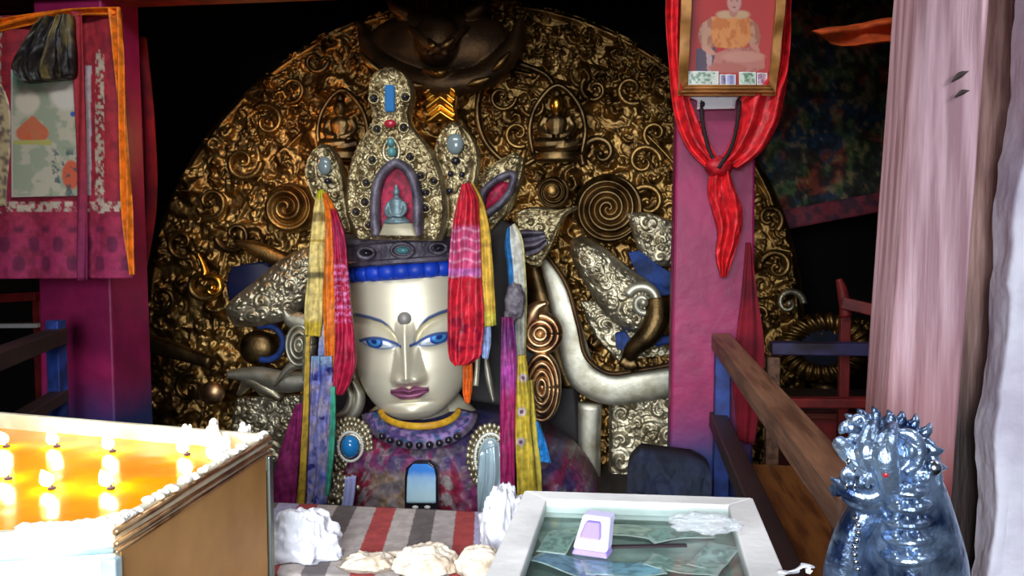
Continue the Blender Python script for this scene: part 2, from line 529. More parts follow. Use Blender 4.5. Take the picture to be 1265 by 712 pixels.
cR = column(834, 931, 4.2, 'red painted column with blue light painted on its foot behind the framed photograph')
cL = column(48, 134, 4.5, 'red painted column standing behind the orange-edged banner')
# unseen beam across the columns, hung low to shade the upper halo
struct(MB().box(((cR[0] + cL[0]) / 2, 4.6, 3.43), (6.4, .4, 1.14)), 'unseen_shade_beam', M['redwood'], bevel=.02)

# bare wood pillar in front, right
pw = MB()
xa, xb = P(1112, 284, 1.9)[0], P(1207, 284, 1.9)[0]
nz, ns_ = 60, 64
ph = np.linspace(0, 2 * np.pi, ns_, endpoint=False)
V = []
for z in np.linspace(0, 2.6, nz):
    hw = (xb - xa) / 2 * (1.03 - .025 * z); hd = .1
    cx, sx = np.cos(ph), np.sin(ph)
    k = .28
    x = (xa + xb) / 2 + .036 * (z - 1.6) / .5 * .55 + hw * np.sign(cx) * np.abs(cx) ** k
    y = 2.0 + hd * np.sign(sx) * np.abs(sx) ** k
    g = (fbm(x * 38, z * 1.2 + 0 * x, y * 38) - .5) * .014
    V.append(np.c_[x + g * cx, y + g * sx, np.full(ns_, z)])
V = np.array(V).reshape(-1, 3)
f = [(i * ns_ + j, i * ns_ + (j + 1) % ns_, (i + 1) * ns_ + (j + 1) % ns_, (i + 1) * ns_ + j) for i in range(nz - 1) for j in range(ns_)]
f += [tuple(range(ns_))[::-1], tuple(range((nz - 1) * ns_, nz * ns_))]
pt = thing('wooden_pillar', 'bare pinkish wooden pillar with vertical grain beside the white plaster wall', 'pillar', ((xa + xb) / 2, 2.0, 0))
pw.add(V, f)
pw.build('shaft', M['pinkwood'], pt)
for (x0, y0, x1, y1, wd) in ((1176, 101, 1196, 88, .006), (1180, 120, 1197, 112, .005)):
    MB().sweep(path([(x0, y0, 1.894), ((x0 + x1) / 2, (y0 + y1) / 2 - 2, 1.892), (x1, y1, 1.894)]), [.001, wd, .001], .003, n=10).build('notch', M['darkwood'], pt)

# ------------------------------------------------------------------ railings
def rail_post(x, y, top, m, parent, w=.07, nm='post'):
    return MB().box((x, y, top / 2), (w, w, top)).build(nm, m, parent, bevel=.005)


xr = .405
rl = thing('wooden_railing', 'worn brown wooden railing running from the red column towards the metal lion', 'railing', (xr, 2.9, 0))
MB().beam((xr + .01, 1.66, 1.075), (xr - .01, 4.16, 1.085), .085, .075).build('top_rail', M['railwood'], rl, bevel=.006)
MB().beam((xr - .005, 1.66, .70), (xr - .02, 4.16, .72), .075, .075).build('lower_rail', M['darkwood'], rl, bevel=.006)
rail_post(xr - .005, 4.12, 1.04, M['bluepaint'], rl)
rail_post(xr, 2.95, .68, M['railwood'], rl, .05)
rail_post(xr, 1.7, 1.04, M['darkwood'], rl, .06)

cr0 = P(952, 430, 4.3); cr1 = P(1130, 432, 4.3)
cx = thing('cross_railing', 'dark blue topped railing crossing behind the bare wooden pillar', 'railing', ((cr0[0] + cr1[0]) / 2, 4.3, 0))
MB().beam(cr0, cr1, .09, .058).build('top_rail', mat('navy_rail_paint', (58, 52, 92), .45, c2=(34, 26, 40), ns=7), cx, bevel=.006)
MB().beam(P(952, 497, 4.3), P(1130, 498, 4.3), .07, .045).build('lower_rail', M['redwood'], cx, bevel=.006)
MB().box((cr1[0] - .02, 4.3, .5), (.06, .06, 1.0)).build('post', M['redwood'], cx, bevel=.004)
MB().box((P(958, 284, 4.3)[0], 4.3, .5), (.06, .06, 1.0)).build('post', M['railwood'], cx, bevel=.004)

# left railing
lA, lB = PZ(-60, 452, 1.1), PZ(72, 405, 1.1)
ll = thing('wooden_railing', 'dark wooden railing ending at the column under the banner', 'railing', (lA[0], (lA[1] + lB[1]) / 2, 0))
d = np.array([0, 0, .04])
MB().beam(lA - d, lB - d, .09, .08).build('top_rail', M['darkwood'], ll, bevel=.006)
MB().beam(lA - d - (0, 0, .31), lB - d - (0, 0, .31), .08, .06).build('lower_rail', M['darkwood'], ll, bevel=.006)
MB().box((lB[0] - .0, lB[1] - .02, .57), (.07, .07, 1.14)).build('post', M['bluepaint'], ll, bevel=.005)
# red back railing, far left
bl = thing('red_railing', 'dim red railing far behind the left column', 'railing', (*P(10, 400, 5.6)[:2], 0))
MB().beam(P(-60, 372, 5.6), P(46, 366, 5.6), .06, .06).build('top_rail', M['redwood'], bl, bevel=.004)
MB().beam(P(-60, 403, 5.6), P(50, 402, 5.6), .08, .03).build('shelf_rail', M['boxwhite'], bl, bevel=.004)
pz = P(40, 372, 5.6); MB().box((pz[0], 5.66, pz[2] / 2), (.06, .05, pz[2])).build('post', M['redwood'], bl, bevel=.004)

# red chair-like rail right back
rb = thing('red_rail_end', 'red wooden rail end with upright behind the dark blue railing', 'railing', (*P(1070, 400, 4.65)[:2], 0))
MB().sweep(path([(1046, 392, 4.7), (1043, 372, 4.7), (1040, 356, 4.7), (1036, 345, 4.7)]), [.03, .03, .026, .016], .02, n=14, seg=8).build('finial', M['redwood'], rb)
MB().beam(P(1040, 374, 4.7), P(1125, 394, 4.6), .05, .06).build('top_rail', M['redwood'], rb, bevel=.006)
pz = P(1091, 388, 4.64); MB().box((pz[0], pz[1] + .02, pz[2] / 2), (.06, .05, pz[2])).build('post', M['redwood'], rb, bevel=.004)
pz = P(1046, 380, 4.7); MB().box((pz[0], pz[1] + .03, pz[2] / 2), (.05, .05, pz[2])).build('post', M['redwood'], rb, bevel=.004)
# pale pole
a, b = P(1086, 395, 5.5), P(1092, 308, 5.5)
MB().sweep([(a[0], a[1], 0.0), a, b], [.012, .012, .009], n=12, seg=10).build('pole', M['boxwhite'], label='thin pale pole standing in the dark behind the red rail end', cat='pole')

# red cabinet behind the cross rail
k0, k1 = P(968, 540, 4.9), P(1130, 540, 4.9)
cb = thing('red_cabinet', 'low red-brown cabinet below the dark blue railing', 'cabinet', ((k0[0] + k1[0]) / 2, 5.05, 0))
zt = P(1000, 505, 4.9)[2]
MB().box(((k0[0] + k1[0]) / 2, 5.1, zt / 2), (k1[0] - k0[0], .4, zt)).build('body', M['redwood'], cb, bevel=.008)
MB().box(((k0[0] + k1[0]) / 2, 5.08, zt + .02), (k1[0] - k0[0] + .04, .46, .04)).build('top', M['darkwood'], cb, bevel=.006)
fm = MB()
for i in range(2):
    xx = k0[0] + (i + .5) * (k1[0] - k0[0]) / 2; wd = (k1[0] - k0[0]) / 2 - .06
    fm.box((xx, 4.89, zt - .035), (wd, .03, .035)); fm.box((xx, 4.89, .08), (wd, .03, .035))
    fm.box((xx - wd / 2 + .015, 4.89, zt / 2), (.03, .03, zt - .1)); fm.box((xx + wd / 2 - .015, 4.89, zt / 2), (.03, .03, zt - .1))
fm.build('door_frame', mat('reddish_door_frame', (104, 40, 24), .5), cb, bevel=.004)

# bench right of the railing
bn = thing('wooden_bench', 'orange-brown plank bench on the far side of the worn railing', 'bench', (.85, 3.1, 0))
MB().box((.87, 3.1, .52), (.74, 1.9, .05)).build('seat', M['benchwood'], bn, bevel=.006)
for sx in (.54, 1.2):
    for sy in (2.25, 3.95):
        MB().box((sx, sy, .25), (.06, .06, .5)).build('leg', M['darkwood'], bn, bevel=.004)

# ------------------------------------------------------------------ painted mural hung on the right
mu = thing('wall_painting', 'dim multicoloured painted hanging with a red lower edge behind the wooden pillar', 'painting', (*P(1020, 400, 6.4)[:2], 0))
rows = [(905, -60, 1150, -60, 6.6), (910, 60, 1150, 60, 6.5), (915, 180, 1150, 160, 6.45), (922, 270, 1150, 228, 6.4)]
def mcol(u, v, x, y):
    n1, n2, n3, n4 = fbm(x / 30, y / 34, 1.0), fbm(x / 22, y / 28, 9.0), fbm(x / 14, y / 18, 20.0), fbm(x / 7, y / 9, 31.)
    c = mix(lin((62, 68, 56)) + 0 * u[..., None], lin((44, 70, 96)), sm(.48, .6, n1))
    c = mix(c, lin((150, 66, 44)), sm(.54, .62, n2) * .9)
    c = mix(c, lin((88, 116, 62)), sm(.56, .64, n3) * .8)
    c = mix(c, lin((170, 140, 98)), sm(.62, .7, n4) * .7)
    return mix(c, lin((34, 30, 30)), sm(.5, .38, n4) * .8)
MB().ruled(rows, 90, 110, lambda u, v, x, y: .015 * np.sin(u * 22 + 2 * v), .02, mcol).build('canvas', M['vcloth'], mu)
MB().ruled([(922, 268, 1150, 226, 6.39), (926, 292, 1150, 250, 6.38)], 60, 8, lambda u, v, x, y: .02 + .01 * np.sin(u * 22), .02,
           lambda u, v, x, y: mix(lin((156, 62, 76)) + 0 * u[..., None], lin((96, 56, 72)), sm(.45, .6, fbm(x / 9, y / 9, 3.)))).build('border', M['vcloth'], mu)

MB().ruled([(1003, 38, 1600, -60, 4.1), (1012, 44, 1600, -48, 4.1), (1035, 55, 1600, -30, 4.1), (1060, 58, 1600, -20, 4.1)], 160, 16,
           lambda u, v, x, y: .04 * np.sin(v * 8) + .02 * np.sin(u * 55), .01,
           lambda u, v, x, y: mix(lin((226, 92, 20)) + 0 * u[..., None], lin((170, 58, 14)), fbm(x / 12, y / 5, 3.))).build(
    'orange_cloth', M['vcloth'], label='orange cloth swag hanging high over the dim painting', cat='cloth')
# ------------------------------------------------------------------ halo and throne back
YH = 6.0
ho = thing('halo', 'huge round gilt halo of embossed scrollwork rising behind the crowned statue', 'halo', (*P(590, 500, YH)[:2], 0))
rows = []
for a in np.linspace(2, 90, 26):
    hw = 408 * math.sin(math.radians(a)); y = 404 - 404 * math.cos(math.radians(a))
    rows.append((586 - hw, y, 586 + hw, y, YH))
for y in (430, 470, 520, 574):
    rows.append((178, y, 994, y, YH))


def halo_h(u, v, x, y):
    wx, wy = (fbm(x / 11, y / 11, 51.) - .5) * 13, (fbm(x / 11, y / 11, 77.) - .5) * 13
    big = curls(x + wx, y + wy, 420, 14, 38, (160, -10, 1010, 590), 3, 1.25)
    small = curls(x + wx, y + wy, 3600, 5, 14, (160, -10, 1010, 590), 4, 1.0, .4)
    h = np.maximum(big * .9, small * 1.25 + 2.5)
    rad = np.hypot(x - 586, y - 404)
    rim = np.exp(-((rad - 398) / 6) ** 2) * 7 + np.exp(-((rad - 318) / 5) ** 2) * 8 + np.exp(-((rad - 300) / 3) ** 2) * 6
    h = np.where(y < 420, np.maximum(h, rim), h)
    ed = sm(0, .012, u) * sm(1, .988, u)
    return h * .0055 * ed * 1.15 + .004 * (fbm(x / 3, y / 3, 2.) - .5)


MB().ruled(rows, 640, 460, halo_h, .12).build('relief_panel', M['gold'], ho)


def scroll(cx, cy, r, turns, Y, a, mt, st=0.0, dr=1, nm='scroll', parent=None, lift=.05, ri=.1, b=None, lead=None):
    n = 26 + int(24 * turns)
    p = spiral(cx, cy, r, turns, (Y, Y - lift), st, dr, n, ri)
    ar = np.linspace(1, .45, n) * a
    if lead:
        l = path([(*q, Y + .01) for q in lead]); p = np.concatenate([crom(np.concatenate([l, p[:1]]), 14)[:-1], p]); ar = np.concatenate([np.linspace(.25, 1, 13) * a, ar])
    mb = MB().sweep(p, ar, ar * (b or 1.2), seg=10)
    mb.ball(P(cx, cy, Y - lift), a * .8)
    return mb.build(nm, mt, parent or ho)


def boss(cx, cy, r, mt, Y=5.86, tn=3.2):
    x, y = np.meshgrid(np.linspace(-1, 1, 2), np.linspace(-1, 1, 2))
    nr, na = 60, 90
    mb = MB()
    rr = np.linspace(0.02, 1, nr)[:, None]; th = np.linspace(0, 2 * np.pi, na, endpoint=False)[None]
    s = .5 + .5 * np.sin(2 * np.pi * tn * rr + th)
    h = .05 * np.sqrt(np.clip(1 - rr ** 2, 0, 1)) * 1.4 + .035 * s ** .7 * sm(1.02, .9, rr)
    base = P(cx + r * rr * np.cos(th), cy + r * rr * np.sin(th), np.full((nr, na), Y))
    V = base + h[..., None] * np.array([0, -1., 0])
    bk = base[-1] + np.array([0, .12, 0])
    f = [(i * na + j, (i + 1) * na + j, (i + 1) * na + (j + 1) % na, i * na + (j + 1) % na) for i in range(nr - 1) for j in range(na)]
    o = (nr - 1) * na
    f += [(o + j, nr * na + j, nr * na + (j + 1) % na, o + (j + 1) % na) for j in range(na)]
    f.append(tuple(range(na))[::1]); f.append(tuple(range(nr * na, nr * na + na))[::-1])
    return mb.add(np.concatenate([V.reshape(-1, 3), bk]), f).build('spiral_boss', mt, ho)


boss(752, 258, 43, M['bronze']); boss(358, 257, 31, M['gold'], 5.84, 2.3)
boss(540, 8, 40, M['dim_bronze'], 5.9)
# big loose scrolls over the relief
for (cx, cy, r, t, a, st, dr, mt) in (
        (742, 190, 28, 1.2, .03, 2.5, 1, 'bronze'), (795, 200, 24, 1.4, .024, 0, -1, 'gold'), (800, 250, 26, 1.5, .026, 3, 1, 'gold'),
        (780, 110, 22, 1.3, .024, 1, 1, 'gold'), (735, 110, 20, 1.4, .022, 4, -1, 'gold'), (810, 165, 18, 1.3, .02, 2, 1, 'gold'),
        (300, 200, 26, 1.5, .026, 0, 1, 'gold'), (260, 250, 24, 1.4, .024, 2, -1, 'gold'), (330, 150, 24, 1.4, .024, 4, 1, 'gold'),
        (225, 300, 22, 1.4, .022, 1, 1, 'gold'), (290, 290, 26, 1.3, .026, 3, -1, 'bronze'), (250, 350, 24, 1.2, .03, .5, 1, 'gold'),
        (200, 370, 20, 1.4, .022, 2, -1, 'bronze'), (360, 110, 20, 1.4, .02, 2, -1, 'gold'), (390, 75, 18, 1.3, .018, 0, 1, 'bronze'),
        (620, 120, 20, 1.4, .018, 0, 1, 'gold'), (660, 130, 18, 1.4, .018, 3, -1, 'gold'), (640, 165, 20, 1.4, .018, 1, 1, 'gold'),
        (950, 270, 20, 1.3, .022, 1, -1, 'gold'), (960, 330, 24, 1.4, .026, 3, 1, 'gold'), (975, 375, 20, 1.3, .022, 0, -1, 'silver_r'),
        (940, 390, 18, 1.2, .02, 2, 1, 'gold'), (790, 545, 22, 1.4, .022, 1, 1, 'silver_r'), (768, 515, 16, 1.4, .018, 3, -1, 'silver_r'),
        (810, 510, 16, 1.4, .018, 0, 1, 'silver_r'), (770, 575, 18, 1.4, .018, 4, -1, 'silver_r'), (190, 450, 20, 1.2, .024, 2, 1, 'bronze'),
        (235, 480, 22, 1.3, .024, 5, -1, 'bronze'), (330, 500, 20, 1.4, .02, 1, 1, 'silver_r'), (350, 535, 18, 1.3, .02, 4, -1, 'silver_r'),
        (305, 525, 16, 1.3, .018, 0, 1, 'silver_r')):
    scroll(cx, cy, r * .9, t * .9, 5.93, a * 1.05, M[mt], st, dr, lift=.06, b=1.2)

# teardrop medallion of scrolls beside the crown
mb = MB(); pl = [(640, 78), (602, 96), (590, 140), (604, 182), (640, 206), (676, 182), (690, 140), (678, 96), (640, 78)]
mb.sweep(path(pl, 5.86), .022, .03, n=60, seg=10)
mb.build('medallion_rim', M['bronze'], ho)

# smooth silver throne band, right
tb = MB()
tb.sweep(path([(668, 316, 5.72), (684, 345, 5.7), (697, 385, 5.68), (708, 428, 5.68), (722, 466, 5.68), (752, 481, 5.68), (790, 478, 5.68), (838, 470, 5.7)]),
         [.02, .06, .08, .092, .10, .10, .10, .095], [.03, .04, .045, .05, .05, .05, .05, .045], n=70, seg=24, pw=.6)
tb.build('throne_band', M['silver'], ho)
tb = MB()
tb.sweep(path([(674, 312, 5.66), (700, 352, 5.62), (714, 400, 5.6), (728, 446, 5.6), (748, 460, 5.6), (790, 457, 5.6), (838, 449, 5.62)]), .016, .03, n=60, seg=10)
tb.build('band_edge', M['dim_bronze'], ho)
MB().ruled([(646, 330, 672, 322, 5.8), (650, 380, 694, 380, 5.78), (664, 430, 706, 430, 5.78), (688, 480, 720, 476, 5.78)], 24, 40, lambda u, v, x, y: .06 * np.sin(u * 3.14), .06).build('back_plate', M['bronze'], ho)
MB().sweep(path([(729, 498, 5.72), (728, 540, 5.72), (727, 606, 5.72)]), [.08, .075, .08], .06, n=16, seg=16, pw=.7).build('throne_leg', M['silver'], ho)
# relief panel below band, right
def emb(seed, k=.0055, n=260, r0=4, r1=12):
    def f(u, v, x, y):
        bx = (x.min(), y.min(), x.max(), y.max())
        e = sm(0, .06, u) * sm(1, .94, u)
        return (curls(x, y, n, r0, r1, bx, seed, 1.3) * k + .02) * e
    return f
def emb_dome(seed, dome, k=.005, n=260, r0=4, r1=11):
    def f(u, v, x, y):
        bx = (x.min(), y.min(), x.max(), y.max())
        e = np.sqrt(np.clip(1 - (2 * u - 1) ** 2, 0, 1)) * np.clip(np.minimum(v, 1 - v) * 9, 0, 1) ** .5
        return e * (dome + curls(x, y, n, r0, r1, bx, seed, 1.3) * k)
    return f
MB().ruled([(752, 494, 832, 486, 5.8), (752, 545, 832, 545, 5.8), (752, 604, 832, 604, 5.8)], 110, 130, emb(21, .0048, 130, 7, 18), .08).build('relief_panel', M['silver_r'], ho)
MB().ruled([(716, 372, 742, 372, 5.78), (738, 420, 800, 410, 5.78), (762, 446, 836, 436, 5.78)], 90, 90, emb(22), .06).build('relief_panel', M['silver_r'], ho)

# beast with embossed body, haunch curl, leg and paw, right
MB().ruled([(704, 298, 718, 290, 5.66), (706, 318, 745, 305, 5.64), (722, 350, 776, 330, 5.62), (745, 385, 806, 352, 5.6), (772, 408, 822, 380, 5.6), (792, 412, 822, 402, 5.62)],
           110, 150, emb_dome(23, .10, .005, 220, 5, 13), .05).build('beast_body', M['silver_r'], ho)
scroll(795, 374, 22, 1.3, 5.5, .036, M['silver'], 3.6, 1, 'haunch_curl', lift=.07, ri=.2)
lg = MB().sweep(path([(812, 372, 5.5), (812, 392, 5.46), (800, 415, 5.44), (782, 432, 5.46), (776, 446, 5.5)]), [.075, .08, .07, .055, .045], n=26, seg=16)
for dx, dy in ((-10, 4), (-3, 9), (5, 11), (12, 9)):
    lg.sweep(path([(776, 442, 5.49), (776 + dx * .7, 446 + dy * .6, 5.46), (776 + dx, 449 + dy, 5.47)]), [.03, .026, .012], n=10, seg=10)
lg.build('beast_leg', M['bronze'], ho, mods=[('REMESH', dict(mode='VOXEL', voxel_size=.008)), ('SMOOTH', dict(iterations=4))])
MB().ruled([(776, 312, 790, 310, 5.72), (786, 336, 814, 328, 5.72), (802, 352, 838, 346, 5.72), (814, 366, 838, 362, 5.72)], 30, 30,
           lambda u, v, x, y: .02 + .03 * fbm(x / 12, y / 12, 4.), .04, lin((26, 60, 124))).build('blue_cloth', mat('deep_blue_cloth', (24, 60, 130), .7, c2=(16, 36, 80), ns=9), ho)
MB().ruled([(760, 412, 772, 408, 5.6), (762, 430, 784, 426, 5.58), (796, 420, 834, 414, 5.6), (812, 428, 838, 420, 5.6)], 30, 20,
           lambda u, v, x, y: .02 + .03 * fbm(x / 9, y / 9, 6.), .03).build('blue_cloth', bpy.data.materials['deep_blue_cloth'], ho)
# leaf ornament above
MB().ruled([(772, 262, 800, 262, 5.8), (785, 300, 838, 280, 5.8), (800, 330, 838, 330, 5.8)], 90, 90, emb_dome(27, .05), .06).build('leaf', M['silver_r'], ho)

# left beast and throne pieces
MB().ruled([(392, 300, 398, 320, 5.64), (352, 318, 392, 352, 5.62), (318, 345, 368, 388, 5.62), (292, 366, 330, 402, 5.62), (278, 380, 290, 404, 5.66)],
           110, 140, emb_dome(31, .10, .005, 160, 6, 15), .05).build('beast_body', M['silver_r'], ho)
MB().sweep(path([(378, 332, 5.8), (340, 318, 5.8), (312, 306, 5.8), (296, 300, 5.82)]), [.03, .06, .05, .02], .05, n=24, seg=14).build('beast_snout', M['gold'], ho)
scroll(262, 356, 15, 1.0, 5.72, .03, M['gold_b'], 4.2, 1, 'gilt_scroll', lead=[(244, 312), (252, 330)])
MB().sweep(path([(285, 462, 5.66), (318, 464, 5.64), (352, 472, 5.62), (385, 470, 5.62)]), [.03, .06, .075, .06], .06, n=30, seg=16).build('throne_band', M['silver'], ho)
MB().sweep(path([(340, 476, 5.56), (362, 452, 5.54), (388, 450, 5.54)]), [.008, .03, .03], .03, n=20, seg=12).build('band_edge', M['silver'], ho)
MB().sweep(path([(168, 420, 5.7), (210, 432, 5.68), (262, 448, 5.66)]), [.07, .055, .04], [.05, .05, .05], n=24, seg=16, pw=.6).build('throne_arm', M['bronze'], ho)
MB().sweep(spiral(328, 424, 22, .62, 5.66, -2.0, 1, 40, .95), .022, seg=12).build('blue_ring', bpy.data.materials['deep_blue_cloth'], ho)
MB().ball(P(318, 430, 5.74), (.13, .07, .12), 20, 14).build('boss', M['bronze'], ho)
MB().ball(P(262, 486, 5.66), (.09, .06, .08), 20, 14).build('boss', M['copper'], ho)  # orange-lit spot, put in as a copper ball
MB().sweep(path([(298, 485, 5.68), (310, 470, 5.64), (330, 480, 5.64), (348, 492, 5.66)]), [.02, .05, .06, .03], .05, n=24, seg=14).build('beast_leg', M['silver_r'], ho)
MB().ruled([(292, 492, 375, 488, 5.78), (285, 530, 376, 530, 5.78), (285, 590, 376, 590, 5.78)], 90, 100, emb(33), .06).build('relief_panel', M['silver_r'], ho)

# ring ornament at right of the column and its foliage
rg = thing('ring_ornament', 'gilt wreath ring with a dark blue centre seen through the dark blue railing', 'ornament', (*P(1025, 430, 5.6)[:2], 0))
mb = MB()
nr, na = 26, 180
th = np.linspace(0, 2 * np.pi, na, endpoint=False)[:, None]; ph = np.linspace(0, 2 * np.pi, nr, endpoint=False)[None]
rr = 11 * (1 + .14 * np.sin(th * 26 + 2 * np.cos(ph)) * (np.sin(ph) > -2))
V = P(1020 + (36 + rr * np.cos(ph)) * np.cos(th) * 1.25, 430 + (32 + rr * np.cos(ph)) * np.sin(th), 5.6 - .05 * np.sin(ph) * rr / 11)
f = [(i * nr + j, ((i + 1) % na) * nr + j, ((i + 1) % na) * nr + (j + 1) % nr, i * nr + (j + 1) % nr) for i in range(na) for j in range(nr)]
mb.add(V.reshape(-1, 3), f).build('ring', M['gold'], rg)
MB().ball(P(1020, 430, 5.62), (.16, .04, .15), 30, 16).build('centre', M['navy'], rg)
MB().ruled([(985, 398, 1062, 392, 5.66), (978, 415, 1078, 400, 5.66), (990, 425, 1072, 424, 5.66)], 100, 50, emb_dome(41, .05, .006, 160), .05).build('leaf', M['gold'], rg)
pz = P(1020, 475, 5.62)
MB().lathe([(.16, 0), (.17, .03), (.06, .08), (.05, pz[2] - .06), (.09, pz[2])], (pz[0], 5.62, 0), 20).build('foot', M['bronze'], rg)

MB().ruled([(470, 262, 600, 262, 5.90), (400, 300, 668, 300, 5.86), (382, 380, 690, 380, 5.86), (378, 470, 712, 470, 5.86), (376, 590, 722, 590, 5.86)], 40, 40,
           lambda u, v, x, y: .03 * np.sin(u * 3.14), .06).build('gap_shade_plate', mat('gap_shade_dark', (44, 36, 38), .5, c2=(28, 22, 24), ns=6), ho)  # added dark plate stands for the shaded gaps behind the head
MB().ruled([(286, 330, 330, 322, 5.84), (280, 350, 340, 345, 5.82), (284, 374, 318, 372, 5.84)], 20, 16, lambda u, v, x, y: .03 * np.sin(u * 3.14), .05).build('hollow_shade', mat('hollow_shade_blue', (20, 26, 60), .5), ho)  # shadowed hollow painted as a dark blue patch
# ------------------------------------------------------------------ guardian face at the top of the halo
gd = MB()
gd.ball(P(542, 58, 5.74), (.50, .16, .24), 40, 24)
gd.sweep(path([(448, 34, 5.74), (460, 66, 5.68), (490, 92, 5.62), (545, 104, 5.58), (600, 92, 5.62), (632, 62, 5.68), (644, 28, 5.74)]), [.03, .07, .08, .085, .08, .07, .03], .08, n=60, seg=16)
gd.ball(P(541, 50, 5.62), (.15, .14, .17), 24, 18)
for s in (-1, 1):
    gd.sweep(path([(541 + s * 6, 62, 5.5), (541 + s * 16, 52, 5.5), (541 + s * 28, 40, 5.54), (541 + s * 36, 34, 5.6)]), [.02, .03, .025, .012], .03, n=16, seg=10)
    gd.ball(P(541 + s * 15, 58, 5.52), (.032, .03, .024))
    gd.ball(P(541 + s * 9, 66, 5.49), (.025, .025, .02))
    gd.sweep(path([(541 + s * 36, 20, 5.66), (541 + s * 54, 8, 5.64), (541 + s * 62, -14, 5.66)]), [.05, .04, .012], n=14, seg=12)
gd.ball(P(541, 61, 5.47), (.035, .04, .03))
gd.sweep(path([(524, 86, 5.54), (541, 90, 5.49), (560, 86, 5.54)]), [.012, .03, .012], .03, n=16, seg=10)
gdo = gd.build('guardian_face', M['dim_bronze'], ho, mods=[('REMESH', dict(mode='VOXEL', voxel_size=.009)), ('SMOOTH', dict(iterations=5))])
for pts in ([(446, 66), (456, 78), (470, 88)], [(503, 103), (512, 106), (524, 106)], [(572, 106), (588, 102), (606, 96)], [(608, 88), (618, 78), (630, 64)], [(528, 47), (536, 57), (541, 60)], [(541, 60), (552, 55), (562, 47)], [(534, 88), (543, 90), (552, 88)]):
    MB().sweep(path(pts, 5.47 if 510 < pts[1][0] < 570 else 5.54), [.008, .026, .008], n=12, seg=10).build('highlight_edge', M['gold'], gdo)  # highlights on jaw, brows and lip, built as gold ridges
mb = MB(); mb.ruled([(524, 108, 566, 106, 5.56), (528, 128, 562, 128, 5.56), (526, 152, 564, 150, 5.56)], 24, 24, lambda u, v, x, y: .03 + .015 * np.sin(np.abs(u - .5) * 9 - v * 15), .05)
mb.build('gilt_plaque', M['gold_b'], ho)


def deity(cx, cy, s, Y, mt, fm_, nm):
    """A small seated figure: crossed legs, torso, two arms, head and topknot, one continuous surface."""
    mb = MB(); k = Y / FPX * s
    C = P(cx, cy, Y)
    def q(x, y, z): return C + np.array([x, y, z]) * k
    mb.ball(q(0, -2, -20), np.array([24, 14, 9]) * k, 20, 12)
    mb.sweep([q(-20, -6, -18), q(-8, -13, -19), q(10, -13, -17)], np.array([8, 7, 5]) * k, n=12, seg=10)
    mb.sweep([q(20, -6, -18), q(8, -12, -21), q(-10, -12, -20)], np.array([8, 7, 5]) * k, n=12, seg=10)
    mb.sweep([q(0, 0, -22), q(0, 0, -8), q(0, 0, 8), q(0, 0, 14)], np.array([11, 10, 13, 6]) * k, np.array([9, 8, 9, 6]) * k, n=18, seg=14)
    for sx in (-1, 1):
        mb.sweep([q(sx * 12, 0, 11), q(sx * 17, -2, 0), q(sx * 12, -9, -8), q(sx * 3, -12, -10)], np.array([5, 4.4, 3.8, 3]) * k, n=16, seg=10)
    mb.ball(q(0, -1, 24), np.array([8, 8.5, 10]) * k, 16, 12)
    mb.ball(q(0, 0, 35), np.array([5, 5, 7]) * k, 12, 10)
    mb.sweep([q(0, -9, 25), q(0, -10, 22)], np.array([1.2, 1.6]) * k, n=4, seg=8)
    o = mb.build(nm, mt, ho, mods=[('REMESH', dict(mode='VOXEL', voxel_size=max(.004, 1.1 * k))), ('SMOOTH', dict(iterations=2))])
    MB().lathe([(22 * k, 0), (25 * k, 3 * k), (20 * k, 6 * k), (24 * k, 9 * k)], q(0, -2, -36), 24, sy=.7).build('lotus_base', mt, o)
    hb = MB(); hb.sweep([q(a, 6, b) for a, b in ((-26, -28), (-30, 0), (-22, 26), (0, 46), (22, 26), (30, 0), (26, -28))], 3 * k, n=40, seg=8)
    hb.build('aureole', mt, o)
    if fm_: MB().ball(q(0, -5.5, 24), np.array([6.6, 5.5, 9]) * k, 14, 10).build('gilt_face', fm_, o)


deity(688, 158, 1.15, 5.72, M['bronze'], M['gold_b'], 'deity_figure')
deity(421, 160, 1.1, 5.72, M['bronze'], None, 'deity_figure')
boss(684, 238, 20, M['bronze'], 5.8)
MB().ball(P(682, 236, 5.74), (.06, .05, .06), 24, 16).build('boss', M['gold'], ho)
# ------------------------------------------------------------------ the crowned statue
YS = 5.25
sb = P(512, 500, YS)
st = thing('buddha_statue', 'giant pale gilt statue bust with downcast blue eyes, jewelled crown and brocade robe', 'statue', (sb[0], sb[1], 0))
HC = P(512.5, 424, YS); SC = 4.99 / FPX
YAW, BOW, ROLL = math.radians(7.4), math.radians(-2), math.radians(4)
# local axes: x to the picture's right, d towards the viewer, z up
HM = np.array(Matrix.Rotation(YAW, 3, 'Z') @ Matrix.Rotation(-ROLL, 3, 'Y') @ Matrix.Rotation(BOW, 3, 'X'))


def hx(x, d, z):
    x, d, z = np.broadcast_arrays(np.asarray(x, float), np.asarray(d, float), np.asarray(z, float))
    return HC + (np.stack([x, -d, z], -1) * SC) @ HM.T


nr, na = 420, 640
z = np.concatenate([np.linspace(118, 60, 40, endpoint=False), np.linspace(60, -93.6, nr - 40)])[:, None]
ph = np.linspace(0, 2 * np.pi, na, endpoint=False)
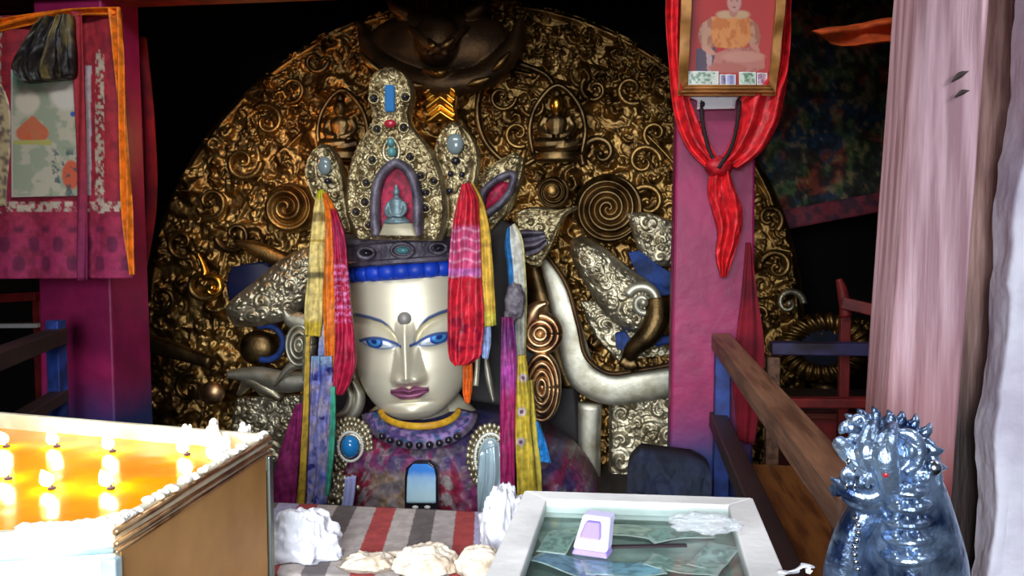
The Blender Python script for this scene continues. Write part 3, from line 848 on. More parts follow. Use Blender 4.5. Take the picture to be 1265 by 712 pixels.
# more columns on the face side
ph = (ph + .62 * np.sin(ph - np.pi) * 1.0)[None] if False else (np.pi + (ph - np.pi) - .55 * np.sin(ph))[None]
zt = [-94, -93, -91, -86, -80, -74, -66, -56, -44, -25, 0, 30, 60, 85, 105, 118]
wt = [0, 12, 22, 33, 42, 49, 57, 64.5, 71, 77, 80, 80.5, 80.5, 79.5, 74, 58]
ft = [52, 62, 69, 75, 79, 81, 83, 84, 85, 85, 85, 84.5, 83.5, 80, 72, 56]
bt = [-48, -40, -34, -24, -12, 0, 18, 36, 52, 66, 76, 80, 78, 70, 56, 36]
w_, f_, b_ = (np.interp(z, zt, t) for t in (wt, ft, bt))
ks = 7
def smooth1(a):
    k = np.ones(ks) / ks; p = np.pad(a[:, 0], ks // 2, mode='edge'); return np.convolve(p, k, 'valid')[:, None]
w_, f_, b_ = smooth1(w_), smooth1(f_), smooth1(b_)
c_, dp = (f_ - b_) / 2, (f_ + b_) / 2
e_ = 2 / 2.35
sx, cx = np.sin(ph), -np.cos(ph)      # ph = pi faces the viewer
X = w_ * np.sign(sx) * np.abs(sx) ** e_ * -1
D = c_ + dp * np.sign(cx) * np.abs(cx) ** e_
Z = np.repeat(z, na, 1)
front = sm(.05, .4, np.broadcast_to(cx, X.shape))
ax = np.abs(X)
# brow arch: the socket steps back below it
zb = np.interp(ax, [0, 6, 9, 13, 20, 30, 44, 58, 72], [-4, 0, 9, 19, 29, 36, 41, 44, 46])
step = sm(.5, -4.5, Z - zb) * sm(4, 9, ax) * sm(-30, 5, Z)
D = D - front * 9.5 * step * (1 - .55 * sm(-2, -26, Z - zb))
D = D - front * 5.5 * np.exp(-((Z - zb + 7) / 4.2) ** 2) * sm(7, 12, ax) * sm(74, 60, ax) * sm(-8, 4, Z)
# eyelid swell
e = (ax - 36) / 25
zm = 8.5 + 3.5 * e
lid = np.clip(1 - e ** 2, 0, 1) * np.exp(-((Z - zm - 2) / 9) ** 2)
D = D + front * 6.5 * lid
up = zm + 6.6 * np.clip(1 - e ** 2, 0, 1); lo_ = zm - 5.8 * np.clip(1 - e ** 2, 0, 1)
# nose
hn = np.interp(Z, [-47, -44, -40, -34, -20, 0, 18, 38], [0, 11, 23, 28, 23, 18, 12, 0])
wn = np.interp(Z, [-46, -38, -30, -10, 10, 34], [22, 23, 21.5, 17, 14, 12])
nz_ = np.clip(1 - ax / wn, 0, 1)
D = D + front * hn * (.88 * nz_ ** .85 + .12 * np.exp(-(X / 3.0) ** 2))
wing = np.exp(-(((ax - 13.5) / 6.5) ** 2 + ((Z + 37) / 6.5) ** 2))
D = D + front * 8 * wing
# lips, philtrum and chin
lu = -47.5 - 2.4 * np.exp(-(X / 4.0) ** 2) + 2.0 * np.exp(-((ax - 7) / 6) ** 2) - 1.5 * sm(10, 24, ax)
lm = -53.5 - 1.2 * np.exp(-(X / 5) ** 2) + 1.2 * sm(8, 24, ax)
ll_ = -63 + 8.0 * sm(6, 24, ax) ** 1.3
lx = np.clip(1 - (ax / 24) ** 2, 0, 1)
D = D + front * 6 * np.exp(-((Z + 55) / 9) ** 2) * np.exp(-(X / 24) ** 2)
D = D + front * (3.4 * np.exp(-((Z - (lu + lm) / 2) / 2.6) ** 2) + 4.2 * np.exp(-((Z - (lm + ll_) / 2) / 3.6) ** 2)) * lx ** .6
D = D - front * 2.2 * np.exp(-((Z - lm) / 1.2) ** 2) * lx ** .5
D = D - front * 3.5 * np.exp(-((Z + 67.5) / 3.2) ** 2) * np.exp(-(X / 22) ** 2)
D = D + front * 6 * np.exp(-((Z + 80) / 10) ** 2) * np.exp(-(X / 17) ** 2)
D = D - front * 1.6 * np.exp(-(X / 3.2) ** 2) * np.exp(-((Z + 44) / 4) ** 2)
# paint
c = np.tile(lin((228, 220, 194)), X.shape + (1,)).astype(float)
fm = (front > .5)
def put(mask, col):
    c[...] = c * (1 - (mask * fm)[..., None]) + lin(col) * (mask * fm)[..., None]
put(sm(3.4, 1.2, np.abs(Z - zb - 1.0)) * sm(15, 26, ax) * sm(72, 64, ax), (84, 104, 150))
inn = sm(-.6, .6, up - Z) * sm(-.6, .6, Z - lo_) * (np.abs(e) < 1.02)
put(inn, (222, 232, 238))
ir = np.hypot((ax - 41) / 11.5, (Z - zm - 2.8) / 8.6)
put(inn * sm(1.08, .95, ir), (30, 78, 170))
put(inn * sm(.78, .66, ir), (84, 158, 222))
put(inn * sm(.40, .30, ir), (24, 58, 140))
put(sm(2.6, 1.2, np.abs(Z - up - .6)) * (np.abs(e + .05) < 1.16), (70, 98, 156))
put(inn * sm(-.62, -.86, e) * .7, (96, 100, 116))
put(sm(1.6, .6, np.abs(Z - lo_)) * (np.abs(e) < 1.0) * .7, (86, 120, 176))
lips = sm(-.5, .5, lu - Z) * sm(-.5, .5, Z - ll_) * (ax < 24)
put(lips, (146, 88, 118))
put(lips * sm(1.4, .4, np.abs(Z - lm)), (104, 50, 76))
V = hx(X, D, Z).reshape(-1, 3)
idx = np.arange(nr * na).reshape(nr, na); jx = np.roll(idx, -1, 1)
f = np.stack([idx[:-1], idx[1:], jx[1:], jx[:-1]], -1).reshape(-1, 4)
body = MB()
fl = [tuple(q[::-1]) for q in f.tolist()] + [tuple(idx[0].tolist()), tuple(idx[-1].tolist()[::-1])]
body.add(V, fl, c.reshape(-1, 3))
sk = lin((228, 220, 194))
nk = [P(514, 470, 5.26), P(516, 505, 5.24), P(518, 530, 5.22), P(520, 575, 5.25)]
body.sweep(nk, np.array([44, 42, 45, 62]) * SC, np.array([44, 42, 45, 60]) * SC, n=30, seg=60, col=sk)
# long ear lobes
for s in (-1, 1):
    body.sweep(hx(np.array([s * 80, s * 84, s * 82, s * 78]), np.array([-4, 0, 6, 10]), np.array([40, 5, -35, -62])), np.array([6, 5, 3.5, 4]) * SC, np.array([14, 10, 6, 5]) * SC, n=40, seg=16, col=sk)
# broad chest under the robe
body.lathe([(.5, 0), (.5, .25), (.4, .42), (.25, .55), (.19, .62)], (nk[3][0], 5.35, 0), 40, sk, sy=.45)
body.build('body', M['skin'], st)
MB().ball(hx(0, 82, 38), 9.2 * SC, 24, 16).build('forehead_stud', mat('grey_stud', (150, 146, 140), .5, .3), st, label='silver-grey round forehead stud')

# hair: row of rounded blue curls under the crown
hr = MB()
xs = np.linspace(-1, 1, 13)
for a in np.linspace(-1.35, 1.35, 13):
    x, d = 83 * math.sin(a) , 87 * math.cos(a)
    hr.ball(hx(x, d - 4, 97 + 1.0 * math.cos(a)), np.array([12.5, 9, 11]) * SC, 18, 12, rot=HM @ np.array(Matrix.Rotation(a, 3, 'Z')))
hr.sweep(hx(84 * np.sin(np.linspace(-1.6, 1.6, 40)), 80 * np.cos(np.linspace(-1.6, 1.6, 40)), np.full(40, 98.)), 6 * SC, 11 * SC, seg=14, nrm=(0, 0, 1))
hr.build('hair', M['hair'], st)

# crown band
cr = MB()
aa = np.linspace(-1.75, 1.75, 90)
pr = [(97, 0), (101, 2), (101, 6), (98, 8), (98, 26), (102, 29), (102, 34), (97, 36), (88, 36), (88, 0)]
z0 = 106
V = np.stack([hx(r * np.sin(aa) * .97, r * np.cos(aa) * .98 - 2, np.full(90, z0 + zz_)) for r, zz_ in pr], 1)
k = len(pr)
f = [(i * k + j, (i + 1) * k + j, (i + 1) * k + (j + 1) % k, i * k + (j + 1) % k) for i in range(89) for j in range(k)] + [tuple(range(k)), tuple(range(89 * k, 90 * k))[::-1]]
cr.add(V.reshape(-1, 3), f)
crown = cr.build('crown', M['dark_band'], st, smooth=False)


def gem(px, py, Y, rx, rz, m, nm='gem', sq=False, par=None):
    k = Y / FPX
    if sq:
        o = MB().box(P(px, py, Y), (rx * 2 * k, .04, rz * 2 * k)).build(nm, M[m], par or crown, bevel=.012)
    else:
        o = MB().ball(P(px, py, Y), (rx * k, .025, rz * k), 18, 12).build(nm, M[m], par or crown)
    return o


# three medallions on the band
for a, m, r in ((-.42, 'darkgem', 6), (.06, 'teal', 8), (.52, 'darkgem', 6)):
    p = hx(98 * math.sin(a), 98 * math.cos(a) + 1, z0 + 17)
    mb = MB(); ring = [p + np.array([math.cos(t) * 1.7 * r * SC, -.01, math.sin(t) * r * 1.05 * SC]) for t in np.linspace(0, 6.283, 30)]
    mb.sweep(ring, .011, seg=8); mb.build('medallion', M['dark_band'], crown)
    MB().ball(p, (r * SC * 1.1, .03, r * .6 * SC), 16, 10).build('gem', M[m], crown)


def leafh(seed, dome=.05, k=.0042, n=420, r0=3, r1=9):
    def fn(u, v, x, y):
        e = np.clip(1 - np.abs(2 * u - 1) ** 3, 0, 1) * np.clip(np.minimum(v, 1 - v) * 14, 0, 1) ** .5
        h = dome * e + curls(x, y, n, r0, r1, (x.min(), y.min(), x.max(), y.max()), seed, 1.2, .4) * k * sm(0, .04, u) * sm(1, .96, u)
        rim = np.exp(-((u - .04) / .022) ** 2) + np.exp(-((u - .96) / .022) ** 2)
        return h + .016 * rim
    return fn


YC = 4.72
R_ = [(478, 84, 486, 84), (466, 90, 500, 92), (457, 104, 509, 106), (456, 124, 510, 124), (461, 142, 506, 142), (460, 152, 508, 152), (449, 168, 520, 170),
      (438, 188, 536, 190), (431, 212, 546, 214), (428, 240, 551, 242), (430, 266, 552, 268), (438, 284, 548, 288), (442, 296, 544, 298)]
MB().ruled([(*r, YC - .0 + .0 * i) for i, r in enumerate(R_)], 170, 260, leafh(51, .05, .0062, 900, 3, 8), .06).build('crown_leaf', M['crown'], crown, label='tall central crown leaf with an arched niche')
L_ = [(398, 178, 404, 178), (384, 192, 416, 192), (378, 212, 424, 214), (384, 236, 428, 240), (398, 262, 432, 266), (412, 288, 438, 290)]
MB().ruled([(*r, 4.92) for r in L_], 80, 120, leafh(52, .05, .0042, 200), .06).build('crown_leaf', M['crown'], crown, label='small crown leaf with a grey stone beside the central leaf')
R2 = [(558, 152, 566, 152), (544, 166, 582, 168), (537, 184, 592, 190), (542, 206, 590, 214), (548, 232, 584, 240), (552, 262, 576, 266), (550, 292, 566, 294)]
MB().ruled([(*r, 4.86) for r in R2], 80, 120, leafh(53, .05, .0042, 200), .06).build('crown_leaf', M['crown'], crown, label='crown leaf with a pale grey oval stone')
R3 = [(636, 188, 648, 196), (604, 206, 646, 216), (588, 224, 640, 236), (582, 246, 628, 262), (584, 270, 612, 280), (584, 290, 600, 294)]
MB().ruled([(*r, 5.05) for r in R3], 80, 110, leafh(54, .05, .0042, 200), .06).build('crown_leaf', M['crown'], crown, label='turned crown leaf with a crimson hollow')
R4 = [(636, 264, 640, 300), (652, 256, 650, 326), (668, 256, 664, 330), (684, 258, 678, 310), (698, 258, 700, 266), (712, 254, 714, 258)]
MB().ruled([(*r, 5.3) for r in R4], 80, 110, leafh(55, .05, .004, 160), .06).build('crown_leaf', M['crown'], crown, label='sideways crown leaf edged with dark flutes')
mb = MB(); mb.sweep(path([(594, 258), (598, 238), (614, 222), (634, 216), (630, 236), (616, 254), (596, 268)], 4.93), .022, .03, n=50, seg=10); mb.build('niche_frame', M['dark_band'], crown)
MB().ruled([(596, 256, 602, 262, 4.97), (604, 236, 620, 246, 4.95), (618, 224, 630, 226, 4.97)], 20, 20, lambda u, v, x, y: .02 * np.sin(u * 3.14), .02).build('niche_lining', M['red_in'], crown)
MB().ruled([(640, 284, 650, 316, 5.2), (656, 284, 664, 312, 5.2), (672, 286, 676, 300, 5.2)], 20, 20, lambda u, v, x, y: .03 * np.sin(u * 12), .02).build('leaf_lining', M['dark_band'], crown)
# gap line between central and right leaf is real space; niche with its small figure
NY = YC - .05
MB().ruled([(486, 204, 494, 204, NY - .03), (472, 220, 508, 220, NY - .03), (467, 245, 514, 246, NY - .03), (466, 290, 516, 291, NY - .03)], 20, 30, None, .03).build('niche_lining', M['red_in'], crown)
mb = MB(); mb.sweep(path([(466, 292), (464, 262), (465, 240), (471, 219), (482, 206), (490, 202), (499, 206), (510, 220), (516, 242), (517, 264), (516, 292)], NY - .05), .026, .05, n=70, seg=12, pw=.7)
mb.build('niche_frame', M['dark_band'], crown)
kk = NY / FPX
b0 = P(490, 276, NY - .10)
mb = MB()
mb.lathe([(16 * kk, -1 * kk), (18 * kk, 2 * kk), (14 * kk, 5 * kk), (10 * kk, 9 * kk), (8.5 * kk, 17 * kk), (9.5 * kk, 24 * kk), (8 * kk, 29 * kk), (3.4 * kk, 32 * kk), (3 * kk, 34 * kk)], b0, 24, sy=.7)
mb.ball(b0 + np.array([0, 0, 38.5 * kk]), np.array([4.6, 4.6, 5.6]) * kk, 16, 12); mb.ball(b0 + np.array([0, 0, 45 * kk]), np.array([2.4, 2.4, 3.2]) * kk, 12, 8)
for s in (-1, 1):
    mb.sweep([b0 + np.array(q) * kk for q in ((s * 9, 0, 26), (s * 12, -4, 16), (s * 7, -10, 9), (0, -12, 10))], np.array([3.4, 3, 2.6, 2]) * kk, n=14, seg=8)
mb.build('niche_figure', mat('grey_green_figure', (112, 132, 138), .45, .4), crown, mods=[('REMESH', dict(mode='VOXEL', voxel_size=.006)), ('SMOOTH', dict(iterations=2))])
MB().ruled([(474, 276, 508, 276, NY - .12), (471, 284, 511, 285, NY - .14), (468, 291, 514, 292, NY - .14)], 20, 12, lambda u, v, x, y: .02 * np.sin(u * 3.14), .1).build('niche_pedestal', mat('pale_pedestal', (176, 168, 142), .5, .3), crown)
gy = YC - .07
gem(482, 122, gy, 6.5, 17, 'bluegem', sq=True); gem(482, 153, gy - .01, 8, 5.5, 'redgem')
gem(483, 176, gy, 5, 6, 'teal'); gem(484, 188, gy, 6, 6.5, 'teal')
MB().sweep(path([(483, 168), (493, 184), (491, 196), (484, 200), (476, 196), (474, 184), (483, 168)], gy + .01), .012, seg=8, n=40).build('medallion', M['silver_r'], crown)
for (gx, gy_) in ((462, 122), (501, 120), (466, 160), (499, 158), (460, 198), (507, 194), (453, 226), (520, 217), (451, 250), (526, 238), (456, 278), (526, 257), (432 + 8, 262), (536, 224)):
    MB().sweep([P(gx + 6 * math.cos(t), gy_ + 6 * math.sin(t), gy + .0) for t in np.linspace(0, 6.283, 18)], .0065, .010, seg=8).build('gem_setting', M['crown'], crown)
    gem(gx, gy_, gy + .008, 3.8, 3.8, 'darkgem')
gem(401, 205, 4.83, 9, 12, 'greygem'); gem(405, 224, 4.83, 5, 4, 'darkgem')
gem(562, 178, 4.77, 11, 13, 'greygem'); gem(563, 199, 4.77, 6, 5, 'darkgem')
for (gx, gy_) in ((557, 215), (571, 216), (556, 236)): gem(gx, gy_, 4.78, 4, 4, 'darkgem')

# ears: coiled metal ornaments
def ear_scroll(cx, cy, rx, ry, m, Y, coils=3, nm='ear_ornament'):
    mb = MB()
    for i in range(coils):
        k = 1 - i / coils
        ring = [P(cx + rx * k * math.cos(t), cy + ry * k * math.sin(t), Y - .03 * i) for t in np.linspace(0, 6.283, 50)]
        mb.sweep(ring, rx / coils * .72 * Y / FPX, .05, seg=12)
    mb.ball(P(cx, cy, Y - .05), (.03, .04, .03))
    return mb.build(nm, m, st)


ear_scroll(670, 478, 20, 40, M['copper'], 5.2, 4)
ear_scroll(668, 412, 22, 22, M['copper'], 5.22, 3)
MB().sweep(path([(650, 408), (656, 392), (664, 380), (676, 374)], 5.2), [.05, .06, .04, .012], .05, n=24, seg=12).build('ear_flame', M['copper'], st)
ear_scroll(372, 426, 15, 24, M['silver'], 5.2, 3)
MB().sweep(path([(354, 382), (360, 394), (372, 398), (386, 394)], 5.2), [.008, .05, .06, .03], .05, n=24, seg=12).build('ear_flame', M['silver'], st)
MB().sweep(path([(438, 470), (444, 488), (440, 506), (428, 520), (414, 524)], 5.02), [.01, .035, .04, .035, .012], .04, n=30, seg=12).build('ear_hoop', M['silver'], st)
MB().sweep(path([(430, 478), (434, 492), (428, 508), (416, 514)], 5.0), [.01, .025, .025, .01], .03, n=30, seg=12).build('ear_hoop', M['silver'], st)
MB().sweep(path([(600, 440), (604, 470), (610, 496)], 5.12), [.012, .02, .01], .02, n=20, seg=10).build('ear_strand', M['silver'], st)

# robe
RB = [(470, 508, 566, 506), (436, 514, 604, 512), (404, 524, 640, 522), (376, 540, 676, 538), (358, 560, 702, 556), (345, 585, 722, 580), (336, 610, 736, 604), (330, 650, 744, 645), (328, 690, 746, 690)]
def robe_Y(u, v, x, y):
    e = np.sqrt(np.clip(1 - (2 * u - 1) ** 2, 0, 1))
    fold = .035 * np.sin(u * 70 + v * 9) * sm(.25, .5, np.abs(u - .5) * 2) * sm(0, .3, v)
    return .62 * e * np.clip(v * 2.2 + .18, 0, 1) ** .6 + fold * e + .03 * (fbm(x / 18, y / 18, 5.) - .5)
def robe_c(u, v, x, y):
    n1, n2, n3 = fbm(x / 26, y / 30, 2.), fbm(x / 15, y / 20, 12.), fbm(x / 7, y / 9, 22.)
    c = mix(lin((146, 64, 112)) + 0 * u[..., None], lin((98, 78, 122)), sm(.46, .54, n1))
    c = mix(c, lin((150, 34, 70)), sm(.54, .62, n2) * .75)
    c = mix(c, lin((160, 144, 152)), sm(.54, .62, n3) * .8)
    c = mix(c, lin((30, 44, 110)), sm(.6, .66, fbm(x / 12, y / 12, 40.)) * .4)
    mid = sm(84, 60, np.abs(x - 521 + (y - 560) * .1))
    pal = mix(lin((150, 138, 148)) + 0 * u[..., None], lin((170, 156, 150)), n2)
    sw = fbm(x / 15 + 1.2 * np.sin(y / 13), y / 17 + 1.2 * np.sin(x / 11), 60.)
    pal = mix(pal, lin((146, 24, 56)), sm(.49, .53, sw + .16 * sm(488, 470, x) + .1 * sm(566, 580, x) - .06))
    pal = mix(pal, lin((96, 40, 66)), sm(.015, .0, np.abs(sw - .47)) * .6)
    ctr = sm(34, 20, np.abs(x - 522))
    pal = mix(pal, mix(lin((150, 136, 140)) + 0 * u[..., None], lin((180, 150, 124)), sm(.5, .6, n3)), ctr)
    c = mix(c, pal, mid * sm(545, 556, y))
    blue = sm(.2, .05, v) + sm(.5, .2, v) * sm(40, 70, np.abs(x - 516)) * .5
    c = mix(c, mix(lin((46, 56, 116)) + 0 * u[..., None], lin((74, 60, 110)), n2), np.clip(blue, 0, 1))
    return mix(c, lin((60, 44, 66)), sm(.62, .74, n3) * .4)
MB().ruled([(*r, 5.3) for r in RB], 260, 190, robe_Y, .3, robe_c).build('robe', M['vsilk'], st)
# collar and neck band
cv = MB()
t = np.linspace(-1.5, 1.5, 50)
rows = []
def collar_pt(a, k): return 518 + (48 + 24 * k) * np.sin(a), 506 + (20 + 26 * k) * np.cos(a) + 4 * k
V = []; C = []
nk_ = 22
for i, a in enumerate(t):
    for j in range(nk_):
        k = j / (nk_ - 1)
        x, y = collar_pt(a, k)
        Yc = 5.0 - .26 * math.cos(a) * (.75 + .25 * k) - .05 * k
        V.append(P(x, y, Yc - .04 * math.sin(math.pi * k)))
        n = float(fbm(a * 7, k * 3, 3.)); n2 = float(fbm(a * 14, k * 7, 9.))
        c0 = lin((84, 66, 128)) * (1 - sm(.45, .6, n)) + lin((52, 84, 130)) * sm(.45, .6, n)
        c0 = c0 * (1 - sm(.52, .6, n2)) + lin((148, 122, 176)) * sm(.52, .6, n2)
        if k > .72: c0 = lin((106, 92, 112)) * (.7 + .6 * n2)
        C.append(c0)
V = np.array(V); C = np.array(C); bk = V + np.array([0, .06, 0])
idx = np.arange(50 * nk_).reshape(50, nk_); N = 50 * nk_
q = np.stack([idx[:-1, :-1], idx[:-1, 1:], idx[1:, 1:], idx[1:, :-1]], -1).reshape(-1, 4)
bd = np.concatenate([idx[0, :-1], idx[:-1, -1], idx[-1, :0:-1], idx[:0:-1, 0]]); nb = np.roll(bd, -1)
cv.add(np.concatenate([V, bk]), np.concatenate([q, q[:, ::-1] + N, np.stack([bd, bd + N, nb + N, nb], -1)]), np.concatenate([C, C]))
cv.build('collar', M['vsilk'], st)
MB().sweep([P(518 + 48 * math.sin(a), 507 + 20 * math.cos(a), 4.98 - .24 * math.cos(a)) for a in np.linspace(-1.55, 1.55, 50)], .02, .016, seg=12).build('neck_band', mat('yellow_silk_band', (226, 176, 44), .5, c2=(196, 140, 30), ns=20), st)
for a in np.linspace(-.75, .75, 9):
    x, y = collar_pt(a, .82)
    MB().ball(P(x, y, 4.66 + .06 * (1 - math.cos(a)) * 3), .021, 12, 8).build('collar_stone', M['darkgem'], st)


def brooch(cx, cy, rx, ry, Y, seed, m, inner, nm='brooch'):
    k = Y / FPX
    mb = MB()
    g = np.random.default_rng(seed)
    mb.ball(P(cx, cy, Y + .05), (rx * k, .05, ry * k), 30, 16)
    for ring in (.62, .82, 1.0):
        n = int(16 + ring * 14)
        for i in range(n):
            t = 6.283 * i / n + ring * 3
            mb.ball(P(cx + rx * ring * math.cos(t), cy + ry * ring * math.sin(t), Y + .0 + .03 * ring), np.array([3.6, 3.4, 4.2]) * k * g.uniform(.8, 1.1), 8, 6)
    o = mb.build(nm, M['silver_r'], st)
    n = int(30 * (inner[0] + inner[1]) / 24)
    bm = MB()
    for i in range(n):
        t = 6.283 * i / n
        bm.ball(P(cx + inner[0] * math.cos(t), cy + inner[1] * math.sin(t), Y - .03), 2.0 * k, 8, 6)
    bm.build('pearl_ring', M['pearl'], o)
    MB().ball(P(cx, cy, Y - .02), ((inner[0] - 3) * k, .05, (inner[1] - 3) * k), 24, 14).build('stone', M[m], o)
    return o


brooch(433, 552, 26, 34, 4.72, 1, 'turq', (15, 18))
o = brooch(606, 566, 28, 40, 4.70, 2, 'ice_glass', (19, 30))
for (cx, cy, n, sd) in ((420, 606, 26, 5), (610, 606, 12, 6)):
    mb = MB(); g = np.random.default_rng(sd)
    for i in range(n * 3):
        mb.ball(P(cx + g.normal(0, 8), cy + g.normal(0, 13), 4.66 + g.uniform(-.02, .04)), np.array([4, 4, 5]) * .0042 * g.uniform(.7, 1.2), 8, 6)
    mb.build('silver_pendant', M['silver_r'], st)
MB().ruled([(426, 590, 440, 588, 4.6), (424, 612, 438, 612, 4.6), (420, 634, 434, 634, 4.6)], 12, 14, lambda u, v, x, y: .012 * np.sin(u * 14), .01).build('pendant_ribbon', mat('lilac_ribbon', (176, 178, 222), .5), st)
MB().ruled([(592, 560, 616, 546, 4.6), (590, 596, 622, 590, 4.58), (590, 640, 608, 640, 4.58)], 20, 24, lambda u, v, x, y: .03 * np.sin(u * 3.1) + .01 * np.sin(u * 18 + v * 4), .01).build('pendant_ribbon', M['ice_glass'], st)
# arched mirror on the chest
mr_ = MB().ruled([(512, 571, 529, 571, 4.60), (502, 578, 538, 578, 4.60), (500, 590, 540, 590, 4.60), (500, 634, 541, 634, 4.60)], 16, 24, None, .05, lincurve=True).build('chest_mirror', M['darkgem'], st, label='arched mirror with a painted sky reflection in a dark frame')
MB().ruled([(510, 574, 528, 574, 4.59), (505, 580, 536, 580, 4.59), (503, 590, 538, 590, 4.59), (502, 622, 538, 622, 4.585)], 24, 30, None, .02,
           lambda u, v, x, y: mix(lin((72, 146, 236)) + 0 * u[..., None], lin((206, 240, 252)), sm(.35, .95, v + .12 * (fbm(x / 5, y / 8, 2.) - .5))), lincurve=True).build(
    'mirror_glass', mat('sky_reflection_glass', (80, 140, 220), .15, 0, vcol=True, coat=.5), mr_)  # sky reflection painted as a blue-to-white gradient
for i, gx in enumerate((513, 528)): MB().ball(P(gx, 627, 4.57), (.018, .012, .01), 12, 8).build('mirror_stud', M['pearl'], mr_)

# ------------------------------------------------------------------ silk scarves hung on the crown
SG = 'offering scarves hung on the crown'
def scarf(name, rows, Y, colf, label, folds=3, amp=.03, cat='scarf', m='vsilk', nu=36, nv=120, th=.012, g=SG, seed=0):
    def h(u, v, x, y):
        w = u + .16 * (fbm(u * 2, v * 3.2, seed + 5.) - .5) * 2
        return .75 * amp * (.5 + .5 * np.sin(w * folds * 4.4 + 1.6 * np.sin(v * 4 + seed))) * sm(0, .12, u) * sm(1, .88, u) + 1.1 * amp * fbm(u * 3, v * 5, seed + 1.)
    rr = [(*r, Y[min(i, len(Y) - 1)] if isinstance(Y, (list, tuple)) else Y) for i, r in enumerate(rows)]
    cf = colf if callable(colf) else (lambda u, v, x, y: lin(colf) * (.92 + .16 * fbm(x / 7, y / 26, seed + 3.))[..., None])
    return MB().ruled(rr, nu, nv, h, th, cf).build(name, M[m], label=label, cat=cat, group=g)
def banded(base, marks, nz_=.3):
    """colour along the height in the picture: base colour, then (y0, y1, colour, softness)."""
    def f(u, v, x, y):
        c = lin(base) + 0 * u[..., None]
        for (a, b, cc, s) in marks:
            c = mix(c, lin(cc) + 0 * u[..., None], sm(a - s, a + s, y) * sm(b + s, b - s, y))
        return c * (1 - nz_ / 2 + nz_ * fbm(x / 4, y / 14, 8.))[..., None]
    return f


scarf('silk_scarf', [(393, 236, 400, 234), (388, 260, 406, 258), (384, 300, 403, 300), (380, 350, 400, 350), (377, 400, 398, 400), (378, 414, 396, 416)], 4.62,
      banded((232, 206, 124), [(232, 246, (196, 190, 40), 3), (262, 274, (150, 122, 66), 2), (336, 344, (126, 112, 70), 1.5), (296, 299, (180, 150, 60), 1), (396, 420, (200, 170, 50), 4)]),
      'pale yellow scarf with dark print marks, outermost on the left of the crown', 2, .02, seed=1)
scarf('silk_scarf', [(400, 240, 404, 238), (402, 262, 414, 258), (402, 310, 418, 306), (400, 370, 416, 366), (402, 430, 414, 430), (404, 470, 414, 472), (406, 486, 412, 488)], 4.60,
      (232, 118, 22), 'narrow bright orange scarf between the pale yellow and the crimson ones', 2, .02, seed=2)
def crim(u, v, x, y):
    c = lin((186, 22, 62)) + 0 * u[..., None]
    s = (.5 + .5 * np.sin(y * .75)) * sm(318, 330, y) * sm(402, 392, y) * (fbm(x / 2.4, y / 2.4, 3.) > .45)
    c = mix(c, lin((226, 130, 190)), s)
    c = mix(c, lin((196, 60, 110)), sm(265, 285, y) * sm(330, 300, y) * .6)
    return c * (.8 + .4 * fbm(x / 4, y / 18, 8.))[..., None]
scarf('silk_scarf', [(410, 258, 416, 260), (411, 280, 424, 284), (413, 320, 429, 322), (415, 370, 433, 372), (416, 420, 438, 420), (412, 462, 438, 458), (414, 480, 428, 482), (416, 486, 424, 488)], 4.57,
      crim, 'crimson scarf with pink striped print, left of the forehead', 3, .03, seed=3)
scarf('silk_scarf', [(398, 350, 404, 348), (397, 390, 408, 388), (394, 430, 407, 430), (392, 466, 408, 470)], 4.66,
      banded((214, 208, 226), [(420, 470, (150, 160, 214), 12)]), 'white and lilac scarf showing under the orange one', 2, .015, seed=4)
def lil(u, v, x, y):
    n = fbm(x / 14, y / 20, 4.)
    c = mix(lin((140, 140, 204)) + 0 * u[..., None], lin((84, 94, 178)), sm(.45, .6, n))
    c = mix(c, lin((160, 150, 180)), sm(.5, .62, fbm(x / 8, y / 12, 14.)))
    c = mix(c, lin((120, 170, 206)), sm(460, 440, y) * .7)
    return mix(c, lin((40, 40, 120)), sm(.62, .68, fbm(x / 8, y / 12, 24.)))
scarf('silk_scarf', [(386, 440, 410, 440), (384, 480, 412, 480), (382, 530, 410, 530), (380, 580, 408, 580), (378, 626, 404, 622)], 4.58, lil,
      'lilac and blue patterned scarf hanging low over the left shoulder', 3, .03, seed=5)
scarf('silk_strip', [(378, 416, 383, 416), (376, 470, 382, 470), (374, 520, 381, 520), (370, 580, 378, 580), (366, 626, 376, 626)], 4.54,
      (202, 164, 52), 'long thin mustard strip hanging to the striped cloth at far left', 1, .012, cat='scarf', nu=14, seed=6)
scarf('silk_strip', [(409, 478, 414, 478), (408, 530, 414, 530), (405, 575, 411, 575), (402, 612, 407, 612)], 4.53, (62, 170, 136),
      'thin green strip beside the turquoise brooch', 1, .012, nu=14, seed=7)
scarf('silk_strip', [(374, 414, 379, 414), (374, 440, 380, 440), (374, 470, 379, 472)], 4.66, (90, 94, 72), 'short dark olive strip under the pale yellow scarf', 1, .01, nu=12, seed=30)
scarf('silk_scarf', [(366, 500, 374, 498), (352, 540, 372, 540), (340, 585, 368, 585), (334, 626, 366, 626)], 4.75, (150, 40, 104),
      'magenta scarf spread over the left shoulder edge', 2, .02, seed=8)


